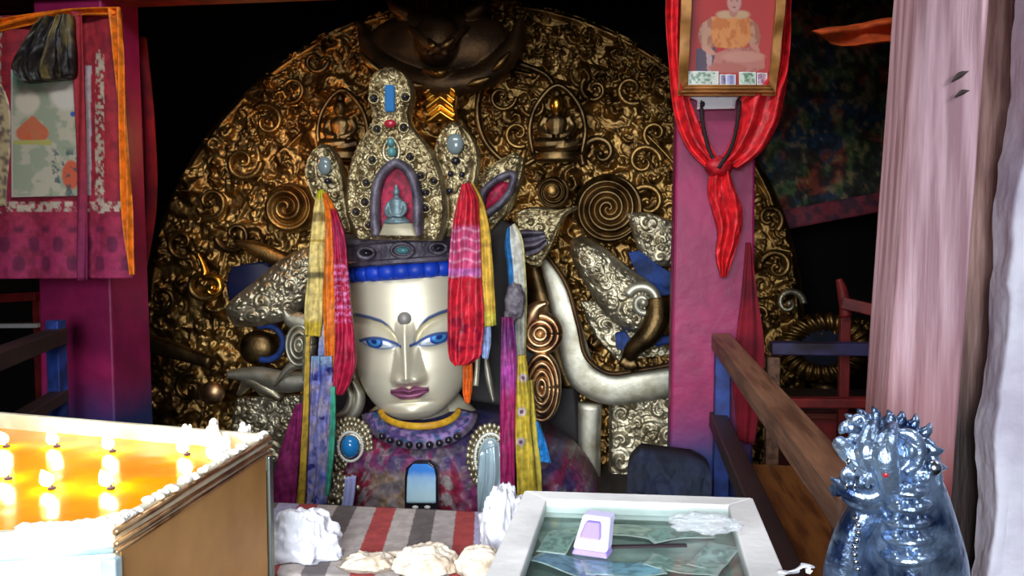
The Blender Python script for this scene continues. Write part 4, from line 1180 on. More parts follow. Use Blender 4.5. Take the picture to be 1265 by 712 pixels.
def redp(u, v, x, y):
    c = lin((208, 36, 56)) + 0 * u[..., None]
    c = mix(c, lin((214, 82, 128)), sm(276, 282, y) * sm(344, 338, y))
    for yy in (284, 296, 309, 322, 340): c = mix(c, lin((236, 166, 196)), sm(2.2, .8, np.abs(y - yy - 2 * np.sin(u * 9))) * .7)
    c = mix(c, lin((206, 120, 196)), sm(330, 333, y) * sm(343, 338, y) * .8)
    c = mix(c, lin((160, 18, 50)), sm(386, 394, y) * sm(.48, .6, fbm(x / 9, y / 11, 3.)))
    return c * (.82 + .36 * fbm(x / 5, y / 22, 5.))[..., None]
scarf('silk_scarf', [(571, 228, 581, 226), (566, 246, 590, 244), (561, 270, 592, 270), (557, 305, 594, 305), (555, 345, 595, 345), (554, 390, 598, 390), (554, 425, 596, 425), (557, 444, 592, 442), (562, 451, 580, 450)], 4.52,
      redp, 'broad red scarf with pink woven bands covering the statue\'s right-hand eye corner'.replace("statue's right-hand eye corner", 'outer end of an eye'), 4, .04, nu=60, nv=160, seed=9)
scarf('silk_scarf', [(578, 228, 585, 226), (582, 244, 594, 242), (587, 275, 603, 272), (592, 320, 608, 316), (596, 365, 611, 362), (599, 404, 613, 402)], 4.56,
      banded((222, 180, 66), [(385, 410, (206, 190, 70), 5), (300, 306, (190, 150, 60), 2)]), 'golden yellow scarf just right of the broad red one', 2, .02, seed=10)
scarf('silk_scarf', [(594, 310, 598, 310), (594, 350, 602, 350), (594, 400, 606, 398), (594, 430, 606, 428), (596, 442, 603, 444)], 4.58,
      (158, 180, 226), 'pale blue scarf peeping out behind the broad red one', 2, .015, seed=11)
scarf('silk_strip', [(571, 446, 584, 446), (572, 470, 584, 470), (572, 486, 583, 486), (575, 498, 581, 498)], 4.56, (226, 98, 20), 'orange tail hanging below the broad red scarf', 2, .015, nu=20, seed=12)

def bw(u, v, x, y):
    c = mix(lin((30, 120, 190)) + 0 * u[..., None], lin((224, 222, 208)), sm(.30, .36, u))
    return mix(c, lin((206, 196, 110)), sm(.86, .92, u) * .8) * (.9 + .2 * fbm(x / 4, y / 14, 8.))[..., None]
scarf('silk_scarf', [(627, 282, 636, 276), (624, 298, 644, 290), (627, 330, 649, 328), (630, 370, 651, 368), (632, 420, 650, 420), (634, 480, 650, 480)], 4.95, bw,
      'white scarf with a blue edge hanging from the sideways crown leaf', 2, .02, seed=13)
scarf('silk_scarf', [(620, 392, 634, 392), (619, 440, 638, 440), (618, 500, 637, 500), (618, 560, 636, 560), (619, 616, 636, 616)], 4.53,
      banded((158, 28, 92), [(392, 440, (110, 40, 106), 20), (440, 480, (170, 60, 150), 14)]), 'magenta scarf hanging down behind the pale mirror brooch', 2, .02, seed=14)
def yel(u, v, x, y):
    c = lin((206, 178, 58)) + 0 * u[..., None]
    for (a, b) in ((645, 508), (644, 545), (647, 466), (643, 425)):
        r = np.hypot(x - a, y - b); c = mix(c, lin((190, 176, 170)), sm(6, 5, r)); c = mix(c, lin((110, 60, 90)), sm(3, 2, r))
    return c * (.86 + .28 * fbm(x / 4, y / 20, 8.))[..., None]
scarf('silk_scarf', [(640, 440, 650, 438), (638, 480, 654, 478), (637, 530, 656, 530), (638, 570, 660, 570), (640, 622, 664, 622)], 4.53, yel,
      'long mustard yellow scarf with round printed marks', 2, .022, seed=15)
scarf('silk_strip', [(654, 470, 658, 470), (655, 530, 664, 530), (658, 570, 668, 570), (660, 620, 670, 620)], 4.6, (214, 192, 76), 'narrow paler yellow strip along the right of the long mustard scarf', 1, .014, nu=16, seed=16)
scarf('silk_scarf', [(661, 522, 665, 520), (664, 545, 674, 545), (668, 570, 681, 572)], 4.6, (28, 128, 206), 'short bright blue scarf end on the right shoulder', 1, .015, nu=16, seed=17)
kn = MB().ball(P(636, 372, 4.82), (.055, .05, .10), 30, 22, disp=lambda v: .75 + .5 * fbm(v[:, 0] * 2.5 + 4, v[:, 1] * 2.5, v[:, 2] * 2.5))
kn.ball(P(630, 392, 4.83), (.035, .035, .05), 20, 14, disp=lambda v: .75 + .5 * fbm(v[:, 0] * 2 + 9, v[:, 1] * 2, v[:, 2] * 2))
kn.build('cloth_knot', mat('grey_gauze', (134, 126, 132), .7, c2=(96, 88, 98), ns=30), label='crumpled grey cloth knot tied on the blue-edged white scarf', cat='cloth')
# ------------------------------------------------------------------ banner on the left column
YB = 4.1
bt = thing('hanging_banner', 'red brocade banner with orange silk border and painted picture, hung on a column', 'banner', (*P(60, 200, YB)[:2], P(60, 345, YB)[2]))
def bcol(u, v, x, y):
    c = mix(lin((168, 40, 52)) + 0 * u[..., None], lin((160, 44, 94)), sm(200, 330, y) * .8)
    c = mix(c, lin((118, 26, 48)), sm(.5, .6, fbm(x / 10, y / 12, 3.)) * .5)
    # dim floral band and edging
    w = (((x > 118) & (x < 131) & (y > 62)) | ((y > 250) & (y < 262)) | (x < 4)) & (y < 264)
    c = mix(c, lin((196, 180, 160)), w * sm(.42, .56, fbm(x / 4, y / 4, 8.)))
    w2 = (x > 104) & (x < 112) & (y > 80) & (y < 242)
    c = mix(c, lin((186, 178, 184)), w2 * .85)
    pt = sm(.1, .5, np.sin(x * .19) * np.sin((y - 290) * .13)) * sm(276, 284, y) * sm(338, 332, y)
    return mix(c, lin((96, 24, 62)), pt * .8)
MB().ruled([(-60, 22, 150, 16, YB), (-60, 120, 155, 120, YB), (-60, 240, 160, 240, YB), (-60, 345, 164, 344, YB)], 160, 160,
           lambda u, v, x, y: .012 * np.sin(u * 22 + v) + .01 * fbm(x / 30, y / 40, 2.), .012, bcol).build('cloth_panel', M['vcloth'], bt)
ob = lambda u, v, x, y: lin((240, 124, 20)) * (.8 + .4 * fbm(x / 4, y / 12, 5.))[..., None]
MB().ruled([(-60, 38, -60, 56, YB - .03), (0, 24, 0, 38, YB - .03), (50, 14, 52, 28, YB - .03), (92, 9, 94, 20, YB - .03), (148, 9, 140, 20, YB - .03)], 14, 90,
           lambda u, v, x, y: .015 * np.sin(u * 9 + v * 7), .012, ob).build('border', M['vsilk'], bt)
MB().ruled([(133, 12, 148, 9, YB - .035), (138, 40, 150, 40, YB - .035), (145, 150, 155, 150, YB - .035), (151, 250, 162, 250, YB - .035), (156, 322, 165, 322, YB - .035), (160, 340, 166, 340, YB - .035)], 14, 120,
           lambda u, v, x, y: .015 * np.sin(u * 9 + v * 11), .012, ob).build('border', M['vsilk'], bt)
def tcol(u, v, x, y):
    n = fbm(x / 16, y / 14, 2.)
    c = mix(lin((186, 178, 156)) + 0 * u[..., None], lin((154, 160, 136)), sm(.42, .58, n))
    c = mix(c, lin((84, 156, 134)), sm(112, 92, y) * .9)
    c = mix(c, lin((206, 198, 184)), sm(22, 14, np.hypot((x - 82) * .9, y - 118)))
    c = mix(c, lin((206, 194, 172)), sm(18, 12, np.hypot(x - 34, y - 126)))
    hat = sm(1.08, .9, np.hypot((x - 40 + 3 * (fbm(x / 5, y / 5, 4.) - .5)) / (7 + 17 * sm(140, 172, y)), (y - 160) / 17)) * sm(177, 173, y)
    c = mix(c, mix(lin((206, 92, 62)) + 0 * u[..., None], lin((188, 120, 84)), fbm(x / 6, y / 6, 44.)), hat)
    c = mix(c, lin((176, 168, 96)), ((np.abs(y - 176) < 3) & (np.abs(x - 40) < 24)) * 1.0)
    c = mix(c, lin((200, 96, 70)), sm(14, 11, np.hypot((x - 88) * 1.1, (y - 216) * .7)))
    c = mix(c, lin((66, 84, 92)), sm(.55, .6, fbm(x / 6, y / 7, 8.)) * sm(60, 66, x) * sm(180, 190, y) * .8)
    c = mix(c, lin((60, 100, 170)), sm(4, 2.5, np.hypot(x - 90, y - 141)))
    bd = np.minimum(np.minimum(x - 14, 100 - x), np.minimum(y - 86, 244 - y))
    return mix(c, lin((196, 180, 176)), (bd < 1.6) * 1.0)
MB().ruled([(13, 86, 101, 86, YB - .03), (14, 244, 101, 242, YB - .03)], 110, 170, None, .008, tcol, lincurve=True).build('picture', M['vpaint'], bt)
MB().ruled([(86, 14, 100, 14, YB - .045), (90, 80, 103, 80, YB - .045), (94, 200, 106, 200, YB - .045), (96, 347, 108, 346, YB - .045)], 12, 60, lambda u, v, x, y: .006 * np.sin(u * 6 + v * 8), .008,
           lambda u, v, x, y: mix(lin((160, 38, 48)) + 0 * u[..., None], lin((126, 30, 78)), sm(150, 330, y))).build('ribbon', M['vcloth'], bt)
MB().ruled([(-50, 36, -50, 52, YB - .02), (-50, 120, 4, 110, YB - .02), (-50, 255, 8, 255, YB - .02)], 20, 60, None, .01,
           lambda u, v, x, y: mix(lin((190, 170, 130)) + 0 * u[..., None], lin((110, 90, 80)), sm(.45, .6, fbm(x / 4, y / 5, 3.)))).build('side_picture', M['vpaint'], bt)
def vcol_(u, v, x, y):
    c = mix(lin((40, 34, 34)) + 0 * u[..., None], lin((112, 96, 52)), sm(.5, .66, fbm(u * 9 + .6 * v, v * 1.4, 3.)))
    return mix(c, lin((16, 14, 18)), sm(.52, .64, fbm(u * 11, v * 1.6, 9.)))
MB().ruled([(58, 24, 92, 20, YB - .05), (46, 40, 92, 40, YB - .07), (34, 64, 94, 66, YB - .07), (26, 90, 94, 92, YB - .06), (36, 103, 92, 98, YB - .05)], 90, 60,
           lambda u, v, x, y: .02 + .07 * fbm(u * 6 + .8 * v, v * 1.6, 5.) + .012 * np.sin(u * 21 + 6 * fbm(u * 2, v * 2, 7.)), .012, vcol_).build('silk_veil', M['vsilk'], bt, label='gathered dark and olive silk veil lifted over the picture')
MB().ruled([(118, 50, 180, 46, 5.05), (120, 150, 190, 150, 5.05), (122, 260, 192, 260, 5.05), (130, 345, 178, 345, 5.05)], 50, 60,
           lambda u, v, x, y: .03 * np.sin(u * 15 + v), .012).build('dark_red_hanging', M['red_lac'], label='dark red cloth hanging in shade behind the orange-edged banner', cat='cloth')

# ------------------------------------------------------------------ framed photograph on the right column
fr = thing('framed_photograph', 'gilt framed photograph of a seated person in orange robes, hung on the red column', 'picture', (*P(900, 60, 4.1)[:2], P(900, 118, 4.1)[2]))
o_ = [(843, -48, 974, -48, 3.97), (837, 119, 956, 119, 4.10)]
i_ = [(856, -34, 961, -34, 3.97), (849, 106, 949, 106, 4.10)]
def bar(a, b, c, d):
    return [a, b, c, d]
oTL, oTR, oBL, oBR = (843, -48, 3.97), (974, -48, 3.97), (837, 119, 4.10), (957, 119, 4.10)
iTL, iTR, iBL, iBR = (856, -34, 3.97), (961, -34, 3.97), (849, 106, 4.09), (949, 106, 4.09)
for A, B, C_, D_ in ((oTL, iTL, oBL, iBL), (iTR, oTR, iBR, oBR), (oTL, oTR, iTL, iTR), (iBL, iBR, oBL, oBR)):
    vert = A[1] == B[1] and C_[1] != A[1] and abs(A[0] - B[0]) < 30
    prof = lambda u, v, x, y, vv=vert: .03 + .022 * np.sin((u if vv else v) * 3.14) + .008 * np.sin((u if vv else v) * 19)
    rows = [(A[0], A[1], B[0], B[1], A[2]), (C_[0], C_[1], D_[0], D_[1], C_[2])]
    MB().ruled(rows, 20, 20, prof, .02, lincurve=True).build('frame_bar', M['goldframe'], fr)
def pcol(u, v, x, y):
    c = mix(lin((186, 56, 56)) + 0 * u[..., None], lin((200, 92, 92)), sm(20, 80, x - 862) * .3)
    def ell(cx, cy, rx, ry, col, s=.14, rot=0, pat=None):
        nonlocal c
        dx, dy = x - cx, y - cy
        a, b = dx * math.cos(rot) + dy * math.sin(rot), -dx * math.sin(rot) + dy * math.cos(rot)
        k = lin(col) + 0 * u[..., None]
        if pat: k = mix(k, lin(pat) + 0 * u[..., None], sm(.46, .58, fbm(x / 3.2, y / 3.2, 6.)))
        c = mix(c, k, sm(1 + s, 1 - s, np.hypot(a / rx, b / ry)))
    def poly(pts, col, pat=None):
        nonlocal c
        pts = np.asarray(pts, float); ins = np.zeros(x.shape, bool)
        for q in range(len(pts)):
            (x1_, y1_), (x2_, y2_) = pts[q - 1], pts[q]
            cr_ = ((y1_ > y) != (y2_ > y)) & (x < (x2_ - x1_) * (y - y1_) / (y2_ - y1_ + 1e-9) + x1_)
            ins ^= cr_
        k = lin(col) + 0 * u[..., None]
        if pat: k = mix(k, lin(pat) + 0 * u[..., None], sm(.45, .6, fbm(x / 6, y / 10, 16.)))
        c = mix(c, k, ins * 1.0)
    poly([(860, 60), (884, 58), (884, 90), (859, 90)], (94, 78, 96)); poly([(872, 62), (879, 60), (880, 90), (874, 90)], (190, 158, 158))
    poly([(884, 66), (900, 60), (928, 58), (944, 68), (945, 84), (930, 90), (882, 90), (880, 80)], (196, 128, 116), (178, 106, 98))
    ell(918, 70, 26, 7, (208, 146, 130), .2); ell(898, 84, 24, 6, (186, 112, 100), .2)
    poly([(868, 62), (862, 46), (866, 30), (880, 20), (890, 22), (884, 44), (880, 60)], (198, 150, 126), (170, 112, 90))
    poly([(926, 22), (936, 30), (940, 46), (936, 60), (926, 54), (922, 40)], (196, 148, 124), (168, 108, 88))
    poly([(880, 22), (896, 17), (914, 17), (926, 22), (928, 46), (922, 58), (900, 60), (882, 58), (878, 40)], (222, 146, 84), (204, 118, 62))
    ell(897, 18, 12, 5, (204, 166, 130), .3); ell(916, 18, 10, 5, (204, 166, 130), .3)
    ell(876, 63, 9, 3.4, (206, 148, 128), .2, .5); ell(932, 58, 8, 3.2, (200, 140, 122), .2, .7)
    ell(906, 16, 5, 5, (188, 128, 112)); ell(907, 3, 8.6, 12, (202, 152, 142)); ell(907, -8, 8.4, 4.5, (120, 96, 96))
    ell(903.5, 1, 1.3, .7, (110, 70, 66)); ell(910.5, 1, 1.3, .7, (110, 70, 66)); ell(907, 9, 2.6, .8, (160, 90, 88))
    return c
MB().ruled([(854, -36, 963, -36, 3.98), (848, 108, 951, 108, 4.10)], 110, 140, None, .015, pcol, lincurve=True).build('photo_print', M['vpaint'], fr)
ng = 'banknotes tucked along the foot of the framed photograph'
for (x0, x1, y0, y1, c1, c2, lb) in (
        (850, 888, 88, 105, (206, 216, 206), (120, 156, 130), 'widest pale green banknote tucked in the lower corner of the gilt frame beside the chair'),
        (889, 898, 92, 105, (160, 150, 180), (120, 110, 150), 'narrow grey lilac banknote edge just right of the widest note in the frame'),
        (897, 909, 92, 105, (150, 160, 216), (176, 170, 210), 'small folded blue lilac banknote in the middle of the frame foot'),
        (913, 934, 89, 105, (196, 214, 196), (110, 150, 120), 'folded green banknote between the blue lilac and the pinkish ones'),
        (935, 948, 90, 105, (200, 170, 186), (160, 120, 150), 'pinkish banknote in the right-hand corner of the frame foot')):
    def nc(u, v, x, y, c1=c1, c2=c2):
        c = mix(lin(c1) + 0 * u[..., None], lin(c2) + 0 * u[..., None], sm(.48, .58, fbm(x / 3, y / 3, c1[0] * 1.)))
        e = np.minimum(np.minimum(u, 1 - u) * (x1 - x0), np.minimum(v, 1 - v) * 17)
        return mix(lin((226, 228, 224)) + 0 * u[..., None], c, sm(.8, 1.6, e))
    MB().ruled([(x0, y0, x1, y0, 4.075), (x0, y1, x1, y1, 4.08)], 40, 20, lambda u, v, x, y: .004 * np.sin(u * 5), .003, nc, lincurve=True).build('banknote', M['vpaint'], label=lb, cat='banknote', group=ng)
cd_ = thing('white_plate', 'small white plate with a dark dot under the gilt picture frame', 'plate', (*P(884, 128, 4.13)[:2], P(884, 136, 4.13)[2]))
MB().ruled([(850, 119, 914, 119, 4.13), (862, 124, 909, 124, 4.13), (861, 135, 908, 134, 4.13)], 10, 8, None, .03, lincurve=True).build('card', M['white'], cd_)
MB().ball(P(868, 128.5, 4.12), (.011, .01, .012), 12, 8).build('dot', M['black'], cd_)

def rs(u, v, x, y):
    n = fbm(u * 7 + .5 * np.sin(v * 5), v * 2.2, 6.)
    return mix(lin((236, 36, 44)) + 0 * u[..., None], lin((206, 22, 36)), sm(.45, .65, n))
rd = thing('red_drape', 'bright red silk drape looped round the framed photograph and knotted on the column', 'drape', (*P(888, 210, 4.1)[:2], P(888, 340, 4.1)[2]))
def fold(k, a, s): return lambda u, v, x, y: a * .8 * (.5 + .5 * np.sin((u + .2 * (fbm(u * 2, v * 3, s) - .5)) * k * .55 + 2.4 * v + s)) + .05 * fbm(u * 3 + v, v * 4, s + 2.)
MB().ruled([(826, -60, 845, -60, 4.08), (822, 20, 842, 20, 4.10), (826, 80, 842, 84, 4.11), (830, 125, 852, 122, 4.13), (838, 160, 862, 152, 4.13), (852, 188, 872, 178, 4.13), (872, 208, 886, 200, 4.12)], 40, 120, fold(16, .04, 1), .015, rs).build('side_fold', M['vsilk'], rd)
MB().ruled([(956, -60, 977, -60, 4.08), (954, 20, 975, 20, 4.10), (948, 90, 971, 90, 4.11), (914, 124, 967, 124, 4.13), (908, 155, 958, 158, 4.13), (898, 184, 938, 190, 4.13), (886, 200, 912, 210, 4.12)], 60, 130, fold(22, .05, 2), .015, rs).build('side_fold', M['vsilk'], rd)
MB().ruled([(858, 152, 862, 148, 4.16), (862, 175, 872, 168, 4.15), (872, 198, 884, 192, 4.14), (880, 206, 890, 202, 4.13)], 20, 40, fold(12, .02, 4), .012, rs).build('inner_fold', M['vsilk'], rd)
MB().ball(P(888, 206, 4.08), (.06, .05, .045), 30, 20, disp=lambda v: .8 + .4 * fbm(v[:, 0] * 3 + 4, v[:, 1] * 3, v[:, 2] * 3), col=lin((190, 20, 34))).build('knot', M['vsilk'], rd)
MB().ruled([(878, 208, 899, 208, 4.11), (874, 236, 907, 236, 4.12), (880, 262, 916, 260, 4.13), (886, 286, 915, 284, 4.13), (884, 318, 905, 318, 4.13), (890, 343, 897, 341, 4.14)], 50, 120, fold(19, .05, 5), .015, rs).build('tail', M['vsilk'], rd)
cb_ = MB()
for pts in ([(866, 122, 4.14), (868, 150, 4.12), (876, 185, 4.09), (887, 206, 4.04)], [(914, 122, 4.12), (911, 152, 4.08), (902, 185, 4.06), (889, 206, 4.03)]):
    pp = crom(path(pts), 30)
    for p in pp: cb_.ball(p, .0095, 8, 6)
    cb_.sweep(pp, .003, seg=6)
cb_.build('bead_string', M['black'], label='string of small dark beads hanging from the gilt frame to the red knot', cat='beads')
MB().ruled([(922, 300, 928, 300, 4.12), (917, 360, 935, 360, 4.11), (910, 420, 944, 430, 4.09), (907, 480, 940, 490, 4.09), (912, 545, 932, 550, 4.09)], 20, 50, lambda u, v, x, y: .012 * np.sin(u * 3.1) + .008 * np.sin(u * 12 + v * 3), .02).build('dark_red_cloth', M['red_lac'], label='dark red cloth tied down the right edge of the column behind the blue post', cat='cloth')
# navy cloth heap at the column foot
MB().ruled([(792, 554, 856, 562, 3.99), (779, 568, 874, 574, 3.93), (774, 604, 878, 606, 3.86), (772, 660, 878, 660, 3.84), (772, 732, 878, 730, 3.82)], 70, 70,
           lambda u, v, x, y: .012 * np.sin(u * 9 + 4 * v) + .12 * fbm(x / 22, y / 26, 4.), .10).build('cloth_heap', M['navy'], label='dark navy cloth heaped at the foot of the red column', cat='cloth')

# ------------------------------------------------------------------ butter lamp box
ZT = 1.05
c_FR, c_NR, c_NL, c_FL = PZ(331, 536, ZT), PZ(140, 650, ZT), PZ(-70, 664, ZT), PZ(-70, 503, ZT)
lb = thing('butter_lamp_box', 'wide open metal box of orange melted butter with brown side and pale front', 'lamp', (*((c_FR + c_NL) / 2)[:2], 0), None)
quad = np.array([c_NL[:2], c_NR[:2], c_FR[:2], c_FL[:2]])
cen = quad.mean(0)
def inset(q, d):
    q = np.asarray(q); n = len(q); out = []
    for i in range(n):
        a, b, c = q[i - 1], q[i], q[(i + 1) % n]
        e1 = (b - a) / np.linalg.norm(b - a); e2 = (c - b) / np.linalg.norm(c - b)
        n1 = np.array([-e1[1], e1[0]]); n2 = np.array([-e2[1], e2[0]])
        m = (n1 + n2); m = m / np.dot(m, n1)
        out.append(b + m * d)
    return np.array(out)
Q1, Q2 = inset(quad, .004), inset(quad, .022)
rimm = MB()
for i in range(4):
    j = (i + 1) % 4
    rimm.prism([quad[i], quad[j], Q2[j], Q2[i]], ZT - .10, ZT)
rimm.build('rim', M['rim'], lb, bevel=.004)
Q3 = inset(quad, .012)
MB().prism(Q3, 0, ZT - .102).build('body', M['greymetal'], lb)
def panel(a, b, m, nm, z0=0.02, z1=ZT - .104, off=.0, th=.014):
    a, b = np.asarray(a), np.asarray(b); t = (b - a) / np.linalg.norm(b - a); n = np.array([t[1], -t[0]])
    return MB().prism([a + t * .02 + n * off, b - t * .02 + n * off, b - t * .02 - n * (th - off), a + t * .02 - n * (th - off)][::-1] if False else
                      [a + t * .02 + n * off, b - t * .02 + n * off, b - t * .02 - n * th, a + t * .02 - n * th], z0, z1).build(nm, m, lb, bevel=.003)
panel(quad[1], quad[2], M['brass'], 'side_panel', z1=ZT - .055, off=.002)
panel(quad[0], quad[1], M['tin'], 'front_panel', z1=ZT - .055, off=.002)
t = (quad[2] - quad[1]) / np.linalg.norm(quad[2] - quad[1]); n2_ = np.array([t[1], -t[0]])
for zz_, r in ((ZT - .012, .007), (ZT - .035, .006), (ZT - .05, .004)):
    a = np.array([*(quad[1] + n2_ * .004), zz_]); b = np.array([*(quad[2] + n2_ * .004), zz_])
    MB().sweep([a, (a + b) / 2, b], r, seg=10, nrm=(0, 0, 1)).build('moulding', M['copper'], lb)
t0_ = (quad[1] - quad[0]) / np.linalg.norm(quad[1] - quad[0]); nf = np.array([t0_[1], -t0_[0]])
a = np.array([*(quad[0] + nf * .004), ZT - .045]); b = np.array([*(quad[1] + nf * .004), ZT - .045])
MB().sweep([a, (a + b) / 2, b], .006, seg=10, nrm=(0, 0, 1)).build('moulding', M['tin'], lb)
for p, m in ((quad[1], M['tin']), (quad[2], M['greymetal'])):
    MB().box((p[0] - .004, p[1], (ZT - .06) / 2), (.026, .026, ZT - .06)).build('corner_post', m, lb, bevel=.004)
ZO = ZT - .045
ol = MB(); gx = np.linspace(0, 1, 60)
Vv = []
for v in gx:
    l = Q2[0] * (1 - v) + Q2[3] * v; r = Q2[1] * (1 - v) + Q2[2] * v
    for u in gx:
        p = l * (1 - u) + r * u; Vv.append((p[0], p[1], ZO + .0016 * float(vn(p[0] * 22, p[1] * 22, 3.))))
ol.add(Vv, [(i * 60 + j, i * 60 + j + 1, (i + 1) * 60 + j + 1, (i + 1) * 60 + j) for i in range(59) for j in range(59)])
ol.build('melted_butter', M['oil'], lb, kind='stuff')
# crumbs of set butter along the rim
cm = MB(); g = np.random.default_rng(12)
for i in range(120):
    e = g.random()
    if e < .55:
        s = g.random() ** 1.3; p = quad[1] * (1 - s) + quad[2] * s + (cen - quad[1]) * .02
    else:
        s = .45 + .55 * g.random(); p = quad[0] * (1 - s) + quad[1] * s + (cen - quad[1]) * .03
    r = g.uniform(.004, .012)
    cm.ball((p[0] + g.normal(0, .004), p[1] + g.normal(0, .004), ZT + r * .25), (r * 1.3, r * 1.1, r * .7), 10, 8, disp=lambda v: .8 + .4 * vn(v[:, 0] * 2 + i, v[:, 1] * 2, v[:, 2] * 2))
cm.build('butter_crumbs', M['wax'], lb, kind='stuff', label='white crumbs of set butter along the rim')

wk = [(70, 552, 1.2, 'far row, standing alone beside the red column foot'), (139, 558, 1.0, ''), (231, 562, 1.0, ''), (8, 552, 1.1, ''),
      (64, 604, 1.1, ''), (137, 604, 1.0, ''), (10, 592, 1.2, '')]
lbls = ['burning wick in the far row, second from the left edge of the picture', 'burning wick in the far row between the brightest pair and the box corner',
        'burning wick nearest the white wax stubs at the box corner', 'burning wick in the far row cut by the left edge of the picture',
        'burning wick in the near row with the widest glow', 'burning wick in the near row furthest from the left edge', 'burning wick in the near row cut by the left edge of the picture']
proto = None
for i, (x, y, s, _) in enumerate(wk):
    p = PZ(x, y, ZO + .003)
    if proto is None:
        tw = thing('floating_wick', lbls[i], 'candle', p, 'burning wicks floating in the butter box')
        MB().lathe([(.004, -.001), (.009, 0), (.0095, .003), (.004, .005)], p, 14).build('float', M['wick'], tw)
        MB().sweep([p, p + (0, 0, .008), p + (.001, 0, .013)], [.0022, .002, .0014], n=6, seg=8).build('wick', M['wick'], tw)
        fp = np.array(p) + (-.004, 0, .007)
        MB().sweep([fp, fp + (-.003, 0, .006), fp + (-.008, 0, .014), fp + (-.014, 0, .024), fp + (-.020, 0, .036)], [.004, .013, .016, .011, .001], n=16, seg=14).build('flame', M['flame'], tw)
        proto = tw
    else:
        tw = proto.copy(); COL.objects.link(tw); tw.location = [float(q) for q in p]; tw['label'] = lbls[i]
        for ch in list(proto.children):
            k = ch.copy(); COL.objects.link(k); k.parent = tw
    L = bpy.data.lights.new('flame_light', 'POINT'); L.energy = .45 * s; L.color = (1, .72, .38); L.shadow_soft_size = .012
    lo = bpy.data.objects.new('flame_light', L); COL.objects.link(lo); lo.location = [p[0], p[1], p[2] + .035]

# white wax stubs at the far corner
sl = ['short white wax stub, first along the far rim from the flames', 'tallest white wax stub in the middle of the corner cluster', 'white wax stub at the very corner of the butter box', 'low broad white wax lump below the tallest stub']
for (x, y, h, r, lbn) in ((230, 549, .050, .011, sl[0]), (263, 556, .078, .013, sl[1]), (303, 548, .052, .011, sl[2]), (270, 566, .045, .022, sl[3])):
    p = PZ(x, y, ZT - .044)
    mb = MB()
    n = 14
    zs = np.linspace(0, h, n)
    g = np.random.default_rng(int(x))
    ctr = np.c_[np.cumsum(g.normal(0, .0015, n)), np.cumsum(g.normal(0, .0015, n)), zs] + p
    mb.sweep(ctr, r * (1.25 - .6 * (zs / h) + .35 * g.random(n)), seg=14, nrm=(0, -1, 0))
    for _ in range(7):
        t = g.uniform(0, 6.28); hh = g.uniform(.2, .95) * h
        mb.ball(p + (r * math.cos(t), r * math.sin(t), hh), (r * .5, r * .5, r * g.uniform(.6, 1.4)), 10, 8)
    mb.ball(ctr[-1], (r * .7, r * .7, r * .8), 10, 8)
    mb.build('wax_stub', M['wax'], label=lbn, cat='candle', group='white wax stubs at the corner of the butter box')

# ------------------------------------------------------------------ donation box
zt2 = 1.05
dFL, dFR, dNR, dNL = [PZ(x, y, zt2)[:2] for x, y in ((648, 606), (930, 615), (984, 742), (588, 736))]
gFL, gFR, gNR, gNL = [PZ(x, y, zt2)[:2] for x, y in ((675, 617), (900, 624), (931, 728), (638, 724))]
db = thing('donation_box', 'pale painted wooden donation box with a glass top full of banknotes', 'box', (*((dFL + dNR) / 2), 0))
for nm, q in (('frame_bar', [dFL, gFL, gFR, dFR]), ('frame_bar', [dFR, gFR, gNR, dNR]), ('frame_bar', [dNR, gNR, gNL, dNL]), ('frame_bar', [dNL, gNL, gFL, dFL])):
    MB().prism(q[::1], zt2 - .03, zt2).build(nm, M['boxwhite'], db, bevel=.003)
bd_ = MB(); Qd = inset(np.array([dNL, dNR, dFR, dFL]), .008); Qi = inset(Qd, .02)
for i in range(4):
    j = (i + 1) % 4; bd_.prism([Qd[i], Qd[j], Qi[j], Qi[i]], .0, zt2 - .032)
bd_.build('body', M['boxwhite'], db, bevel=.003)
MB().prism(inset(Qd, .022), zt2 - .056, zt2 - .046).build('inner_floor', M['boxin'], db)
MB().prism(inset(np.array([gNL, gNR, gFR, gFL]), -.004), zt2 - .014, zt2 - .009).build('glass_top', M['glass'], db)
s0, s1 = PZ(752, 676, zt2 - .007), PZ(848, 674, zt2 - .007)
MB().beam(s0, s1, .010, .004).build('slot', M['black'], db)
